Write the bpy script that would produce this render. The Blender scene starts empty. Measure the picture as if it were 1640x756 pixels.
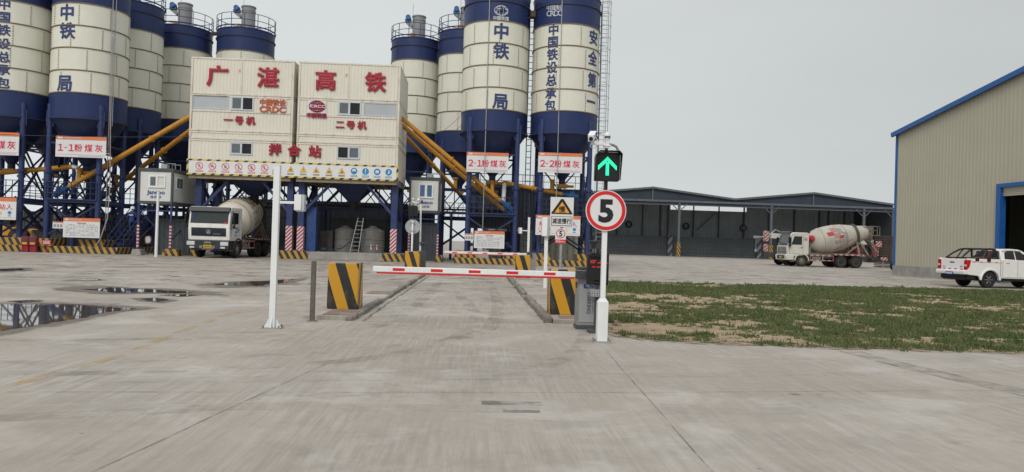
import bpy, bmesh, math, random
import numpy as np
from math import sin, cos, pi, radians, atan2, hypot, sqrt, asin
from mathutils import Matrix, Vector, Euler
random.seed(7)
rng = np.random.default_rng(7)
scn = bpy.context.scene
COL = scn.collection

# ------------------------------------------------------------------ camera
PITCH, YAW, ROLL, CAMH, FPX = radians(.48), radians(2.86), radians(1.75), 1.45, 1200.0
cF = Vector((sin(YAW)*cos(PITCH), cos(YAW)*cos(PITCH), sin(PITCH)))
r0 = Vector((cos(YAW), -sin(YAW), 0)); u0 = r0.cross(cF)
cR = cos(ROLL)*r0 + sin(ROLL)*u0; cU = cos(ROLL)*u0 - sin(ROLL)*r0
camd = bpy.data.cameras.new('camera'); cam = bpy.data.objects.new('camera', camd); COL.objects.link(cam)
camd.sensor_width = 36; camd.lens = 36*FPX/1640; camd.clip_start = .05; camd.clip_end = 5000
cam.matrix_world = Matrix(((cR.x, cU.x, -cF.x, 0), (cR.y, cU.y, -cF.y, 0), (cR.z, cU.z, -cF.z, CAMH), (0, 0, 0, 1)))
scn.camera = cam

# ------------------------------------------------------------------ sky, sun, exposure
SUN_EL, SUN_AZ = radians(40), radians(197)      # azimuth clockwise from +Y: behind the viewer, to the left
w = bpy.data.worlds.new('World'); scn.world = w; w.use_nodes = True
nt = w.node_tree; N = nt.nodes; L = nt.links; N.clear()
out = N.new('ShaderNodeOutputWorld'); bg = N.new('ShaderNodeBackground'); bg.inputs['Strength'].default_value = .1
sky = N.new('ShaderNodeTexSky'); sky.sky_type = 'NISHITA'; sky.sun_disc = False
sky.sun_elevation = SUN_EL; sky.sun_rotation = SUN_AZ; sky.air_density = 1.0; sky.dust_density = 4.0
tc = N.new('ShaderNodeTexCoord'); sep = N.new('ShaderNodeSeparateXYZ'); L.new(tc.outputs['Generated'], sep.inputs[0])
rmp = N.new('ShaderNodeValToRGB'); cr = rmp.color_ramp          # overcast cloud deck, brighter overhead
cr.elements[0].position = 0; cr.elements[0].color = (.69, .725, .735, 1)
cr.elements[1].position = 1; cr.elements[1].color = (1.0, 1.0, 1.0, 1)
e = cr.elements.new(.12); e.color = (.66, .695, .695, 1)
e = cr.elements.new(.30); e.color = (.67, .695, .69, 1)
e = cr.elements.new(.55); e.color = (.82, .83, .83, 1)
L.new(sep.outputs['Z'], rmp.inputs[0])
nz = N.new('ShaderNodeTexNoise'); nz.inputs['Scale'].default_value = 2.2; nz.inputs['Detail'].default_value = 4
mp = N.new('ShaderNodeMapping'); mp.inputs['Scale'].default_value = (1, 1, 3.5)
L.new(tc.outputs['Generated'], mp.inputs[0]); L.new(mp.outputs[0], nz.inputs['Vector'])
mr = N.new('ShaderNodeMapRange'); mr.inputs[3].default_value = 8.4; mr.inputs[4].default_value = 10.0
L.new(nz.outputs['Fac'], mr.inputs[0])
mrx = N.new('ShaderNodeMapRange'); mrx.inputs[1].default_value = -.5; mrx.inputs[2].default_value = .55; mrx.inputs[3].default_value = 1.20; mrx.inputs[4].default_value = .93
L.new(sep.outputs['X'], mrx.inputs[0])            # the deck is thinner, so brighter, towards the left
vm0 = N.new('ShaderNodeVectorMath'); vm0.operation = 'SCALE'; L.new(rmp.outputs[0], vm0.inputs[0]); L.new(mrx.outputs[0], vm0.inputs['Scale'])
vm = N.new('ShaderNodeVectorMath'); vm.operation = 'SCALE'; L.new(vm0.outputs[0], vm.inputs[0]); L.new(mr.outputs[0], vm.inputs['Scale'])
mx = N.new('ShaderNodeMixRGB'); mx.inputs[0].default_value = .93
L.new(sky.outputs[0], mx.inputs[1]); L.new(vm.outputs[0], mx.inputs[2]); L.new(mx.outputs[0], bg.inputs[0]); L.new(bg.outputs[0], out.inputs[0])
sd = bpy.data.lights.new('sun', 'SUN'); so = bpy.data.objects.new('sun', sd); COL.objects.link(so)
sd.energy = 1.35; sd.angle = radians(18); sd.color = (1, .96, .9)
sdir = Vector((sin(SUN_AZ)*cos(SUN_EL), cos(SUN_AZ)*cos(SUN_EL), sin(SUN_EL)))
so.rotation_euler = sdir.to_track_quat('Z', 'Y').to_euler()
vs_ = scn.view_settings; vs_.view_transform = 'Standard'; vs_.look = 'None'; vs_.gamma = 1; vs_.exposure = 0.05; vs_.use_curve_mapping = False
scn.cycles.max_bounces = 6; scn.cycles.diffuse_bounces = 3; scn.cycles.transparent_max_bounces = 8

# ------------------------------------------------------------------ survey helpers (real points from sight lines)
def ray(px, py): return cF + cR*((px-820)/FPX) + cU*((378-py)/FPX)
def G(px, py, z=0):
    d = ray(px, py); t = (z-CAMH)/d.z; return Vector((d.x*t, d.y*t, z))
def V(px, py, Y):
    d = ray(px, py); t = Y/d.y; return Vector((d.x*t, Y, CAMH+d.z*t))
def on_cyl(px, py, X, Y, R):
    d = ray(px, py); a = d.x*d.x+d.y*d.y; b = -(d.x*X+d.y*Y); c = X*X+Y*Y-R*R
    t = (-b-sqrt(max(b*b-a*c, 0)))/a
    return atan2(d.x*t-X, Y-d.y*t), CAMH+d.z*t

# ------------------------------------------------------------------ materials
MATS = {}
def newmat(name):
    m = bpy.data.materials.new(name); m.use_nodes = True; nt = m.node_tree; nt.nodes.clear()
    o = nt.nodes.new('ShaderNodeOutputMaterial'); b = nt.nodes.new('ShaderNodeBsdfPrincipled')
    nt.links.new(b.outputs[0], o.inputs[0]); MATS[name] = m
    return m, nt, b, o
class NB:
    def __init__(s, nt): s.nt = nt
    def n(s, t, **k):
        x = s.nt.nodes.new('ShaderNode'+t)
        for a, v in k.items(): setattr(x, a, v)
        return x
    def l(s, a, b): s.nt.links.new(a, b)
    def co(s, scale=(1, 1, 1), rot=(0, 0, 0), loc=(0, 0, 0)):
        c = s.n('TexCoord'); m = s.n('Mapping'); s.l(c.outputs['Object'], m.inputs[0])
        m.inputs['Scale'].default_value = scale; m.inputs['Rotation'].default_value = rot; m.inputs['Location'].default_value = loc
        return m.outputs[0]
    def noise(s, scale, detail=4, rough=.55, vec=None, dist=0):
        x = s.n('TexNoise'); x.inputs['Scale'].default_value = scale; x.inputs['Detail'].default_value = detail
        x.inputs['Roughness'].default_value = rough; x.inputs['Distortion'].default_value = dist
        s.l(vec if vec is not None else s.co(), x.inputs['Vector']); return x.outputs['Fac']
    def rng(s, v, a, b, c, d):
        x = s.n('MapRange'); s.l(v, x.inputs[0])
        for i, q in enumerate((a, b, c, d)): x.inputs[1+i].default_value = q
        return x.outputs[0]
    def math(s, op, a, b=None):
        x = s.n('Math', operation=op)
        for i, q in enumerate((a, b)):
            if q is None: continue
            if isinstance(q, (int, float)): x.inputs[i].default_value = q
            else: s.l(q, x.inputs[i])
        return x.outputs[0]
    def mix(s, f, a, b, mode='MIX'):
        x = s.n('MixRGB', blend_type=mode)
        for i, q in enumerate((f, a, b)):
            if isinstance(q, (int, float)): x.inputs[i].default_value = q
            elif isinstance(q, tuple): x.inputs[i].default_value = q if len(q) == 4 else q+(1,)
            else: s.l(q, x.inputs[i])
        return x.outputs[0]
    def bump(s, h, b, strength=.3, dist=.02):
        x = s.n('Bump'); x.inputs['Strength'].default_value = strength; x.inputs['Distance'].default_value = dist
        s.l(h, x.inputs['Height']); s.l(x.outputs[0], b.inputs['Normal'])
def mat(name, col, rough=.55, metal=0, var=.18, scale=2.5, dirt=.0, dirtcol=(.16, .13, .10), bump=0, streak=True, spec=.35):
    if name in MATS: return MATS[name]
    m, nt, b, o = newmat(name); q = NB(nt)
    b.inputs['Roughness'].default_value = rough; b.inputs['Metallic'].default_value = metal
    b.inputs['Specular IOR Level'].default_value = spec
    n1 = q.noise(scale, 5, .6)
    k = q.rng(n1, .3, .7, 1-var, 1+var)
    v = q.n('VectorMath', operation='SCALE'); v.inputs[0].default_value = col; q.l(k, v.inputs['Scale'])
    c = v.outputs[0]
    if dirt:
        n2 = q.noise(1.6, 6, .65, q.co((2.2, 2.2, .35) if streak else (1, 1, 1)))
        f = q.rng(n2, .50, .78, 0, dirt)
        c = q.mix(f, c, dirtcol)
    q.l(c, b.inputs['Base Color'])
    q.l(q.rng(n1, .3, .7, max(rough-.08, .02), min(rough+.08, 1)), b.inputs['Roughness'])
    if bump: q.bump(q.noise(scale*12, 3), b, bump, .01)
    return m
def stripes(name, ca, cb, period, dvec, duty=.5, rough=.6, wear=.35, wearcol=(.33, .31, .28)):
    m, nt, b, o = newmat(name); q = NB(nt)
    c = q.n('TexCoord'); d = q.n('VectorMath', operation='DOT_PRODUCT'); q.l(c.outputs['Object'], d.inputs[0]); d.inputs[1].default_value = dvec
    f = q.math('FRACT', q.math('DIVIDE', d.outputs['Value'], period)); s = q.math('LESS_THAN', f, duty)
    col = q.mix(s, ca, cb)
    k = q.rng(q.noise(5, 6, .7), .52, .75, 0, wear)
    col = q.mix(k, col, wearcol)
    q.l(col, b.inputs['Base Color']); b.inputs['Roughness'].default_value = rough
    return m
def emit(name, col, s):
    m, nt, b, o = newmat(name); b.inputs['Base Color'].default_value = (*[x*.3 for x in col], 1)
    b.inputs['Emission Color'].default_value = (*col, 1); b.inputs['Emission Strength'].default_value = s
    return m

NAVY = mat('navy_paint', (.026, .042, .128), .45, var=.22, dirt=.35, dirtcol=(.055, .055, .075))
NAVYL = mat('navy_band', (.021, .036, .112), .45, var=.10, scale=.9, dirt=.15, dirtcol=(.05, .058, .09), spec=.25)
NAVYD = mat('navy_steel', (.020, .030, .085), .5, var=.25, dirt=.4, dirtcol=(.05, .045, .05))
CREAM = mat('silo_cream', (.66, .655, .565), .45, var=.04, scale=.7, dirt=.14, dirtcol=(.42, .39, .31))
SEAM = mat('rusty_seam', (.17, .13, .08), .7, var=.3, scale=6)
BOLT = mat('bolt_dark', (.05, .045, .045), .6)
BOXC = mat('container_cream', (.66, .63, .55), .5, var=.04, scale=.8, dirt=.2, dirtcol=(.48, .43, .34))
BOXR = mat('container_rail', (.64, .60, .51), .55, var=.10, scale=2, dirt=.45, dirtcol=(.26, .17, .10))
TAN = mat('under_beam', (.25, .21, .155), .6, var=.2, dirt=.4)
RED = mat('red_letter', (.31, .016, .030), .4, var=.1)
ORNG = mat('orange_letter', (.46, .115, .045), .45, var=.08)
MAROON = mat('maroon_letter', (.27, .012, .05), .45, var=.08)
WHITE = mat('white_paint', (.72, .74, .75), .4, var=.06, dirt=.25, dirtcol=(.42, .40, .36))
WHITEB = mat('white_board', (.66, .67, .68), .4, var=.04, dirt=.12, dirtcol=(.5, .48, .45))
OFFW = mat('cabin_panel', (.60, .61, .59), .45, var=.05, dirt=.2, dirtcol=(.4, .4, .38))
GREYF = mat('cabin_frame_grey', (.065, .07, .075), .5, var=.15)
GALV = mat('galvanised', (.34, .355, .37), .4, metal=.55, var=.15, scale=6)
GREYP = mat('grey_paint', (.23, .235, .24), .4, var=.08)
GREYD = mat('dark_grey', (.055, .058, .062), .5, var=.2)
BLACK = mat('black_plastic', (.012, .013, .014), .35, var=.2)
RUBBER = mat('rubber', (.022, .021, .020), .8, var=.3, scale=5, dirt=.5, dirtcol=(.10, .085, .07), streak=False)
AMBER = mat('amber_tube', (.50, .235, .028), .45, var=.12, dirt=.4, dirtcol=(.22, .11, .03))
MOTOR = mat('motor_blue', (.03, .11, .28), .45, var=.2)
GLASS = mat('window_glass', (.10, .115, .125), .06, var=.1, spec=.6)
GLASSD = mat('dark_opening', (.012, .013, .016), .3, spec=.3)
FROST = mat('frosted_panel', (.40, .43, .45), .25, var=.06, scale=.8)
ALU = mat('window_frame', (.50, .54, .60), .4, metal=.2, var=.06)
CONC = mat('concrete_cast', (.30, .29, .27), .85, var=.2, scale=2, dirt=.5, dirtcol=(.16, .15, .135), bump=.3)
KERBM = mat('kerb_rough', (.20, .185, .165), .9, var=.4, scale=5, bump=.8)
RUSTP = mat('rust_plate', (.23, .165, .135), .8, var=.3, scale=3, dirt=.5, dirtcol=(.33, .30, .27), streak=False)
HAZ = stripes('hazard_paint', (.42, .245, .035), (.020, .021, .024), .40, (1, -.75, .55), .5, .6, .55, (.25, .235, .21))
HAZB = stripes('hazard_block', (.52, .265, .012), (.016, .017, .019), .40, (1, -.9, .33), .47, .4, .25, (.38, .25, .06))
HAZP = stripes('hazard_tape', (.60, .46, .08), (.02, .02, .022), .56, (1, 0, -1), .42)
RWS = stripes('red_white_wrap', (.62, .56, .57), (.32, .025, .05), .24, (1, .6, -1), .52)
RWB = stripes('red_white_bar', (.46, .41, .38), (.30, .03, .03), .34, (1, 1, -1), .5)
PWS = stripes('pole_wrap', (.5, .45, .5), (.28, .02, .06), .2, (0, 0, 1), .5)
SHED = mat('shed_sheet', (.058, .068, .076), .55, var=.15, scale=.4, dirt=.3, dirtcol=(.035, .04, .045))
SHEDI = mat('shed_inner_lifted', (.30, .335, .345), .6, var=.12, scale=.5, dirt=.35, dirtcol=(.10, .115, .12))  # dark sheet colour lifted to make up for weak light under the roof
SHEDS = mat('shed_steel', (.10, .115, .128), .5, var=.15)
SHEDR = mat('shed_roof', (.03, .04, .058), .55, var=.2, scale=.3)
BEIGE = mat('beige_sheet', (.405, .382, .297), .5, var=.05, scale=.5, dirt=.15, dirtcol=(.36, .33, .25))
BLUET = mat('blue_trim', (.012, .092, .30), .4, var=.1)
SIGNO = mat('sign_orange', (.64, .19, .075), .45, var=.05)
SIGNR = mat('sign_red', (.62, .03, .075), .45, var=.05)
SREDR = mat('speed_red', (.60, .018, .018), .35, var=.05)
TXTG = mat('print_grey', (.28, .28, .30), .6)
TXTB = mat('letter_navy', (.030, .048, .15), .5, var=.12)
TXTW = mat('letter_white', (.52, .55, .58), .5, var=.1)
YEL = mat('warning_yellow', (.66, .47, .03), .45, var=.06)
WORG = mat('warning_amber', (.70, .33, .04), .45, var=.05)
CYAN = mat('mandatory_blue', (.015, .22, .46), .45, var=.05)
TRW = mat('truck_white', (.70, .695, .67), .38, var=.06, dirt=.35, dirtcol=(.33, .29, .24))
TRC = mat('truck_cream', (.56, .55, .50), .42, var=.1, dirt=.4, dirtcol=(.28, .25, .20))
DRUMC = mat('drum_cream', (.66, .62, .53), .55, var=.10, scale=1.5, dirt=.4, dirtcol=(.30, .235, .165))
DRUMG = mat('drum_dusty', (.43, .405, .355), .6, var=.12, scale=1.5, dirt=.5, dirtcol=(.23, .20, .165))
CHAS = mat('chassis', (.06, .055, .05), .7, var=.3, dirt=.6, dirtcol=(.17, .145, .115))
DUST = mat('dusty_metal', (.21, .185, .155), .7, var=.25, dirt=.5, dirtcol=(.12, .10, .085))
PRED = mat('paint_red', (.42, .02, .03), .45, var=.2, dirt=.3)
PAINTW = mat('pickup_white', (.74, .745, .74), .22, var=.03, dirt=.10, dirtcol=(.5, .46, .4), spec=.5)
GLASST = mat('truck_glass', (.028, .034, .038), .07, var=.1, spec=.45)
LAMPR = mat('tail_red', (.45, .01, .015), .15)
LAMPW = mat('lamp_clear', (.55, .56, .56), .15, var=.1)
PLATEY = mat('plate_yellow', (.62, .40, .03), .5)
PLATEB = mat('plate_blue', (.015, .07, .40), .5)
CLOTH = mat('work_blue', (.025, .05, .16), .8)
SKIN = mat('skin', (.32, .18, .12), .6)
RUSTB = mat('rusty_steel', (.075, .052, .042), .8, var=.35, scale=4)
CABLE = mat('cable', (.03, .04, .07), .6)
LEDG = emit('led_green', (.02, .95, .42), 1.6)
LEDR = emit('led_red', (1, .02, .03), .55)

# ------------------------------------------------------------------ mesh builder
ROOTM = {}
PRE = Matrix()
class MB:
    def __init__(s): s.v = []; s.f = []; s.m = []; s.X = None
    def add(s, vs, fs, mi=0):
        n = len(s.v)
        s.v += [tuple(s.X @ Vector(v)) for v in vs] if s.X is not None else [tuple(v) for v in vs]
        s.f += [tuple(i+n for i in f) for f in fs]; s.m += [mi]*len(fs); return s
    def box(s, x0, x1, y0, y1, z0, z1, mi=0):
        return s.add([(x0, y0, z0), (x1, y0, z0), (x1, y1, z0), (x0, y1, z0), (x0, y0, z1), (x1, y0, z1), (x1, y1, z1), (x0, y1, z1)],
              [(0, 3, 2, 1), (4, 5, 6, 7), (0, 1, 5, 4), (1, 2, 6, 5), (2, 3, 7, 6), (3, 0, 4, 7)], mi)
    def obox(s, c, sx, sy, sz, rot=(0, 0, 0), mi=0):
        R = Euler(rot).to_matrix(); c = Vector(c)
        vs = [c + R @ Vector((a*sx/2, b*sy/2, d*sz/2)) for d in (-1, 1) for a, b in ((-1, -1), (1, -1), (1, 1), (-1, 1))]
        return s.add(vs, [(0, 3, 2, 1), (4, 5, 6, 7), (0, 1, 5, 4), (1, 2, 6, 5), (2, 3, 7, 6), (3, 0, 4, 7)], mi)
    def _fr(s, p0, p1):
        d = (p1-p0).normalized(); a = Vector((0, 0, 1)) if abs(d.z) < .95 else Vector((0, 1, 0))
        x = d.cross(a).normalized(); return x, x.cross(d).normalized(), d
    def bar(s, p0, p1, w=.1, h=None, mi=0):
        p0 = Vector(p0); p1 = Vector(p1); h = h or w; x, y, d = s._fr(p0, p1)
        vs = [p + x*a*w/2 + y*b*h/2 for p in (p0, p1) for a, b in ((-1, -1), (1, -1), (1, 1), (-1, 1))]
        return s.add(vs, [(0, 3, 2, 1), (4, 5, 6, 7), (0, 1, 5, 4), (1, 2, 6, 5), (2, 3, 7, 6), (3, 0, 4, 7)], mi)
    def cyl(s, p0, p1, r, r1=None, n=16, mi=0, cap=True):
        p0 = Vector(p0); p1 = Vector(p1); r1 = r if r1 is None else r1; x, y, d = s._fr(p0, p1)
        vs = [p + x*(q*cos(2*pi*i/n)) + y*(q*sin(2*pi*i/n)) for p, q in ((p0, r), (p1, r1)) for i in range(n)]
        fs = [(i, (i+1) % n, n+(i+1) % n, n+i) for i in range(n)]
        if cap: fs += [tuple(range(n))[::-1], tuple(range(n, 2*n))]
        return s.add(vs, fs, mi)
    def tube(s, pts, r, n=8, mi=0, closed=False):
        pts = [Vector(p) for p in pts]; k = len(pts); vs = []; fs = []
        a = None
        for i, p in enumerate(pts):
            if closed: d = (pts[(i+1) % k]-pts[i-1])
            else: d = pts[min(i+1, k-1)]-pts[max(i-1, 0)]
            d.normalize()
            if a is None: a = d.orthogonal().normalized()
            a = (a - d*a.dot(d)).normalized(); b = d.cross(a)
            vs += [p + a*(r*cos(2*pi*j/n)) + b*(r*sin(2*pi*j/n)) for j in range(n)]
        for i in range(k if closed else k-1):
            o = i*n; q = ((i+1) % k)*n
            fs += [(o+j, o+(j+1) % n, q+(j+1) % n, q+j) for j in range(n)]
        if not closed: fs += [tuple(range(n))[::-1], tuple(range((k-1)*n, k*n))]
        return s.add(vs, fs, mi)
    def lathe(s, prof, c=(0, 0, 0), n=32, mi=0, M=None, mis=None):
        c = Vector(c); vs = []; fs = []; k = len(prof); M = M or Matrix.Identity(3)
        for r, z in prof: vs += [c + M @ Vector((r*cos(2*pi*i/n), r*sin(2*pi*i/n), z)) for i in range(n)]
        ms = []
        for j in range(k-1):
            fs += [(j*n+i, j*n+(i+1) % n, (j+1)*n+(i+1) % n, (j+1)*n+i) for i in range(n)]
            ms += [mis[j] if mis else mi]*n
        if prof[0][0] > 1e-4: fs.append(tuple(range(n))[::-1]); ms.append(mis[0] if mis else mi)
        if prof[-1][0] > 1e-4: fs.append(tuple(range((k-1)*n, k*n))); ms.append(mis[-1] if mis else mi)
        m0 = len(s.m); s.add(vs, fs); s.m[m0:] = ms; return s
    def prism(s, poly, a0, a1, axis='x', mi=0):
        def p3(a, p): return {'x': (a, p[0], p[1]), 'y': (p[0], a, p[1]), 'z': (p[0], p[1], a)}[axis]
        n = len(poly)
        return s.add([p3(a0, p) for p in poly]+[p3(a1, p) for p in poly],
              [tuple(range(n))[::-1], tuple(range(n, 2*n))]+[(i, (i+1) % n, n+(i+1) % n, n+i) for i in range(n)], mi)
    def build(s, name, mats, parent=None, world=True, bevel=0, label=None, loc=None, rz=0, sharp=35, seg=2, recalc=True, smooth=True):
        me = bpy.data.meshes.new(name)
        vs = s.v; o = bpy.data.objects.new(name, me); COL.objects.link(o)
        if parent is not None:
            o.parent = parent; M = ROOTM.get(parent.name, Matrix()); ROOTM[o.name] = M
            if world: Mi = M.inverted(); vs = [Mi @ Vector(v) for v in vs]
        elif loc is not None:
            M = Matrix.Translation(Vector(loc)) @ Matrix.Rotation(rz, 4, 'Z')
            o.location = loc; o.rotation_euler = (0, 0, rz); ROOTM[o.name] = M
            if world: Mi = M.inverted(); vs = [Mi @ Vector(v) for v in vs]
        me.from_pydata([tuple(v) for v in vs], [], s.f)
        for m in (mats if isinstance(mats, (list, tuple)) else [mats]): me.materials.append(m)
        me.polygons.foreach_set('material_index', s.m)
        if recalc:
            bm = bmesh.new(); bm.from_mesh(me); bmesh.ops.recalc_face_normals(bm, faces=bm.faces); bm.to_mesh(me); bm.free()
        if smooth:
            me.polygons.foreach_set('use_smooth', [True]*len(me.polygons)); me.set_sharp_from_angle(angle=radians(sharp))
        if bevel:
            b = o.modifiers.new('bevel', 'BEVEL'); b.width = bevel; b.segments = seg; b.limit_method = 'ANGLE'; b.angle_limit = radians(40)
        if label: o['label'] = label
        me.update(); return o
    # mapped (u right, v up, w out) geometry
    def mapped(s, vs, fs, mp, mi=0): return s.add([mp(*v) for v in vs], fs, mi)
    def text(s, body, mp, h, cx=0, cy=0, d=.02, mi=0, bold=.02, wide=1.0, align='c', width=None, sub=0):
        vs, fs = glyphs(body, bold)
        xs = [v[0] for v in vs]; x0, x1 = min(xs), max(xs)
        ys = [v[1] for v in vs]
        cjk = any(ord(c) > 0x2e80 for c in body)
        y0, y1 = (-.09, .845) if cjk else (0, .70)
        k = h/(y1-y0); kx = width/(x1-x0) if width else k*wide
        ox = {'c': (x0+x1)/2, 'l': x0, 'r': x1}[align]
        zt_ = .05+bold*.8; q = [((v[0]-ox)*kx+cx, (v[1]-(y0+y1)/2)*k+cy, .002+(d-.002)*(v[2]+zt_)/(2*zt_)) for v in vs]
        if sub:
            bm = bmesh.new(); bv = [bm.verts.new(p) for p in q]
            for f in fs:
                try: bm.faces.new([bv[i] for i in f])
                except ValueError: pass
            for _ in range(3):
                ed = [e for e in bm.edges if e.calc_length() > sub]
                if not ed: break
                bmesh.ops.subdivide_edges(bm, edges=ed, cuts=1); bmesh.ops.triangulate(bm, faces=bm.faces)
            bm.verts.index_update(); q = [tuple(v.co) for v in bm.verts]; fs = [tuple(v.index for v in f.verts) for f in bm.faces]; bm.free()
        return s.mapped(q, fs, mp, mi)
    def poly(s, pts, mp, d0=0, d1=.01, mi=0):
        n = len(pts)
        return s.mapped([(p[0], p[1], d0) for p in pts]+[(p[0], p[1], d1) for p in pts],
              [tuple(range(n))[::-1], tuple(range(n, 2*n))]+[(i, (i+1) % n, n+(i+1) % n, n+i) for i in range(n)], mp, mi)
    def rect(s, u0, u1, v0, v1, mp, d0=0, d1=.01, mi=0): return s.poly([(u0, v0), (u1, v0), (u1, v1), (u0, v1)], mp, d0, d1, mi)
    def ring(s, cx, cy, rx, ry, t, mp, d0=0, d1=.01, mi=0, n=32):
        vs = []; fs = []
        for i in range(n):
            a = 2*pi*i/n
            for k in (0, 1):
                for d in (d0, d1): vs.append((cx+(rx-k*t)*cos(a), cy+(ry-k*t)*sin(a), d))
        for i in range(n):
            a = i*4; b = ((i+1) % n)*4
            fs += [(a, b, b+1, a+1), (a+2, a+3, b+3, b+2), (a+1, b+1, b+3, a+3), (a, a+2, b+2, b)]
        return s.mapped(vs, fs, mp, mi)
    def disc(s, cx, cy, r, mp, d0=0, d1=.01, mi=0, n=32, ry=None):
        ry = ry or r
        return s.poly([(cx+r*cos(2*pi*i/n), cy+ry*sin(2*pi*i/n)) for i in range(n)], mp, d0, d1, mi)
GL = {}
def glyphs(body, bold):
    k = (body, bold)
    if k in GL: return GL[k]
    c = bpy.data.curves.new('glyph', 'FONT'); c.body = body; c.size = 1; c.extrude = .05; c.resolution_u = 3; c.bevel_depth = bold*.8; c.bevel_resolution = 0
    o = bpy.data.objects.new('glyph', c); COL.objects.link(o); bpy.context.view_layer.update()
    me = bpy.data.meshes.new_from_object(o.evaluated_get(bpy.context.evaluated_depsgraph_get()))
    r = ([tuple(v.co) for v in me.vertices], [tuple(p.vertices) for p in me.polygons])
    bpy.data.objects.remove(o); bpy.data.curves.remove(c); bpy.data.meshes.remove(me)
    GL[k] = r; return r
def planar(o, ux=(1, 0, 0), uz=(0, 0, 1)):
    o = Vector(o); ux = Vector(ux).normalized(); uz = Vector(uz).normalized(); n = ux.cross(uz)
    return lambda u, v, w: o + ux*u + uz*v + n*w
def cylmap(X, Y, R, a0, z0):
    return lambda u, v, w: Vector((X+(R+w)*sin(a0+u/R), Y-(R+w)*cos(a0+u/R), z0+v))
def thing(name, label, cat, loc=(0, 0, 0), rz=0, group=None):
    o = bpy.data.objects.new(name, None); COL.objects.link(o); o.empty_display_size = .3
    o.location = loc; o.rotation_euler = (0, 0, rz); o['label'] = label; o['category'] = cat
    if group: o['group'] = group
    ROOTM[o.name] = Matrix.Translation(Vector(loc)) @ Matrix.Rotation(rz, 4, 'Z'); return o
def tag(o, label, cat, group=None, kind=None):
    o['label'] = label; o['category'] = cat
    if group: o['group'] = group
    if kind: o['kind'] = kind
    return o
def struct(o): o['kind'] = 'structure'; return o
KIDS = {}
def copy_tree(o, parent=None):
    c = o.copy(); COL.objects.link(c); c.parent = parent
    for ch in [x for x in list(bpy.data.objects) if x.parent == o]: copy_tree(ch, c)
    return c
def bars(name, segs, wdt, m, root, world=True, h=None):
    for a, b in segs: MB().bar(a, b, wdt, h).build(name, m, root, world)
def corr(mb, x0, x1, z0, z1, y, pitch=.28, dep=.035, mi=0, th=.0):
    n = max(2, int(round((x1-x0)/pitch))); p = (x1-x0)/n; xs = []
    for i in range(n):
        a = x0+i*p
        xs += [(a, y), (a+p*.38, y), (a+p*.5, y-dep), (a+p*.88, y-dep)]
    xs.append((x1, y))
    vs = [(x, yy, z0) for x, yy in xs]+[(x, yy, z1) for x, yy in xs]; k = len(xs)
    mb.add(vs, [(i, i+1, k+i+1, k+i) for i in range(k-1)], mi); return mb

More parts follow.
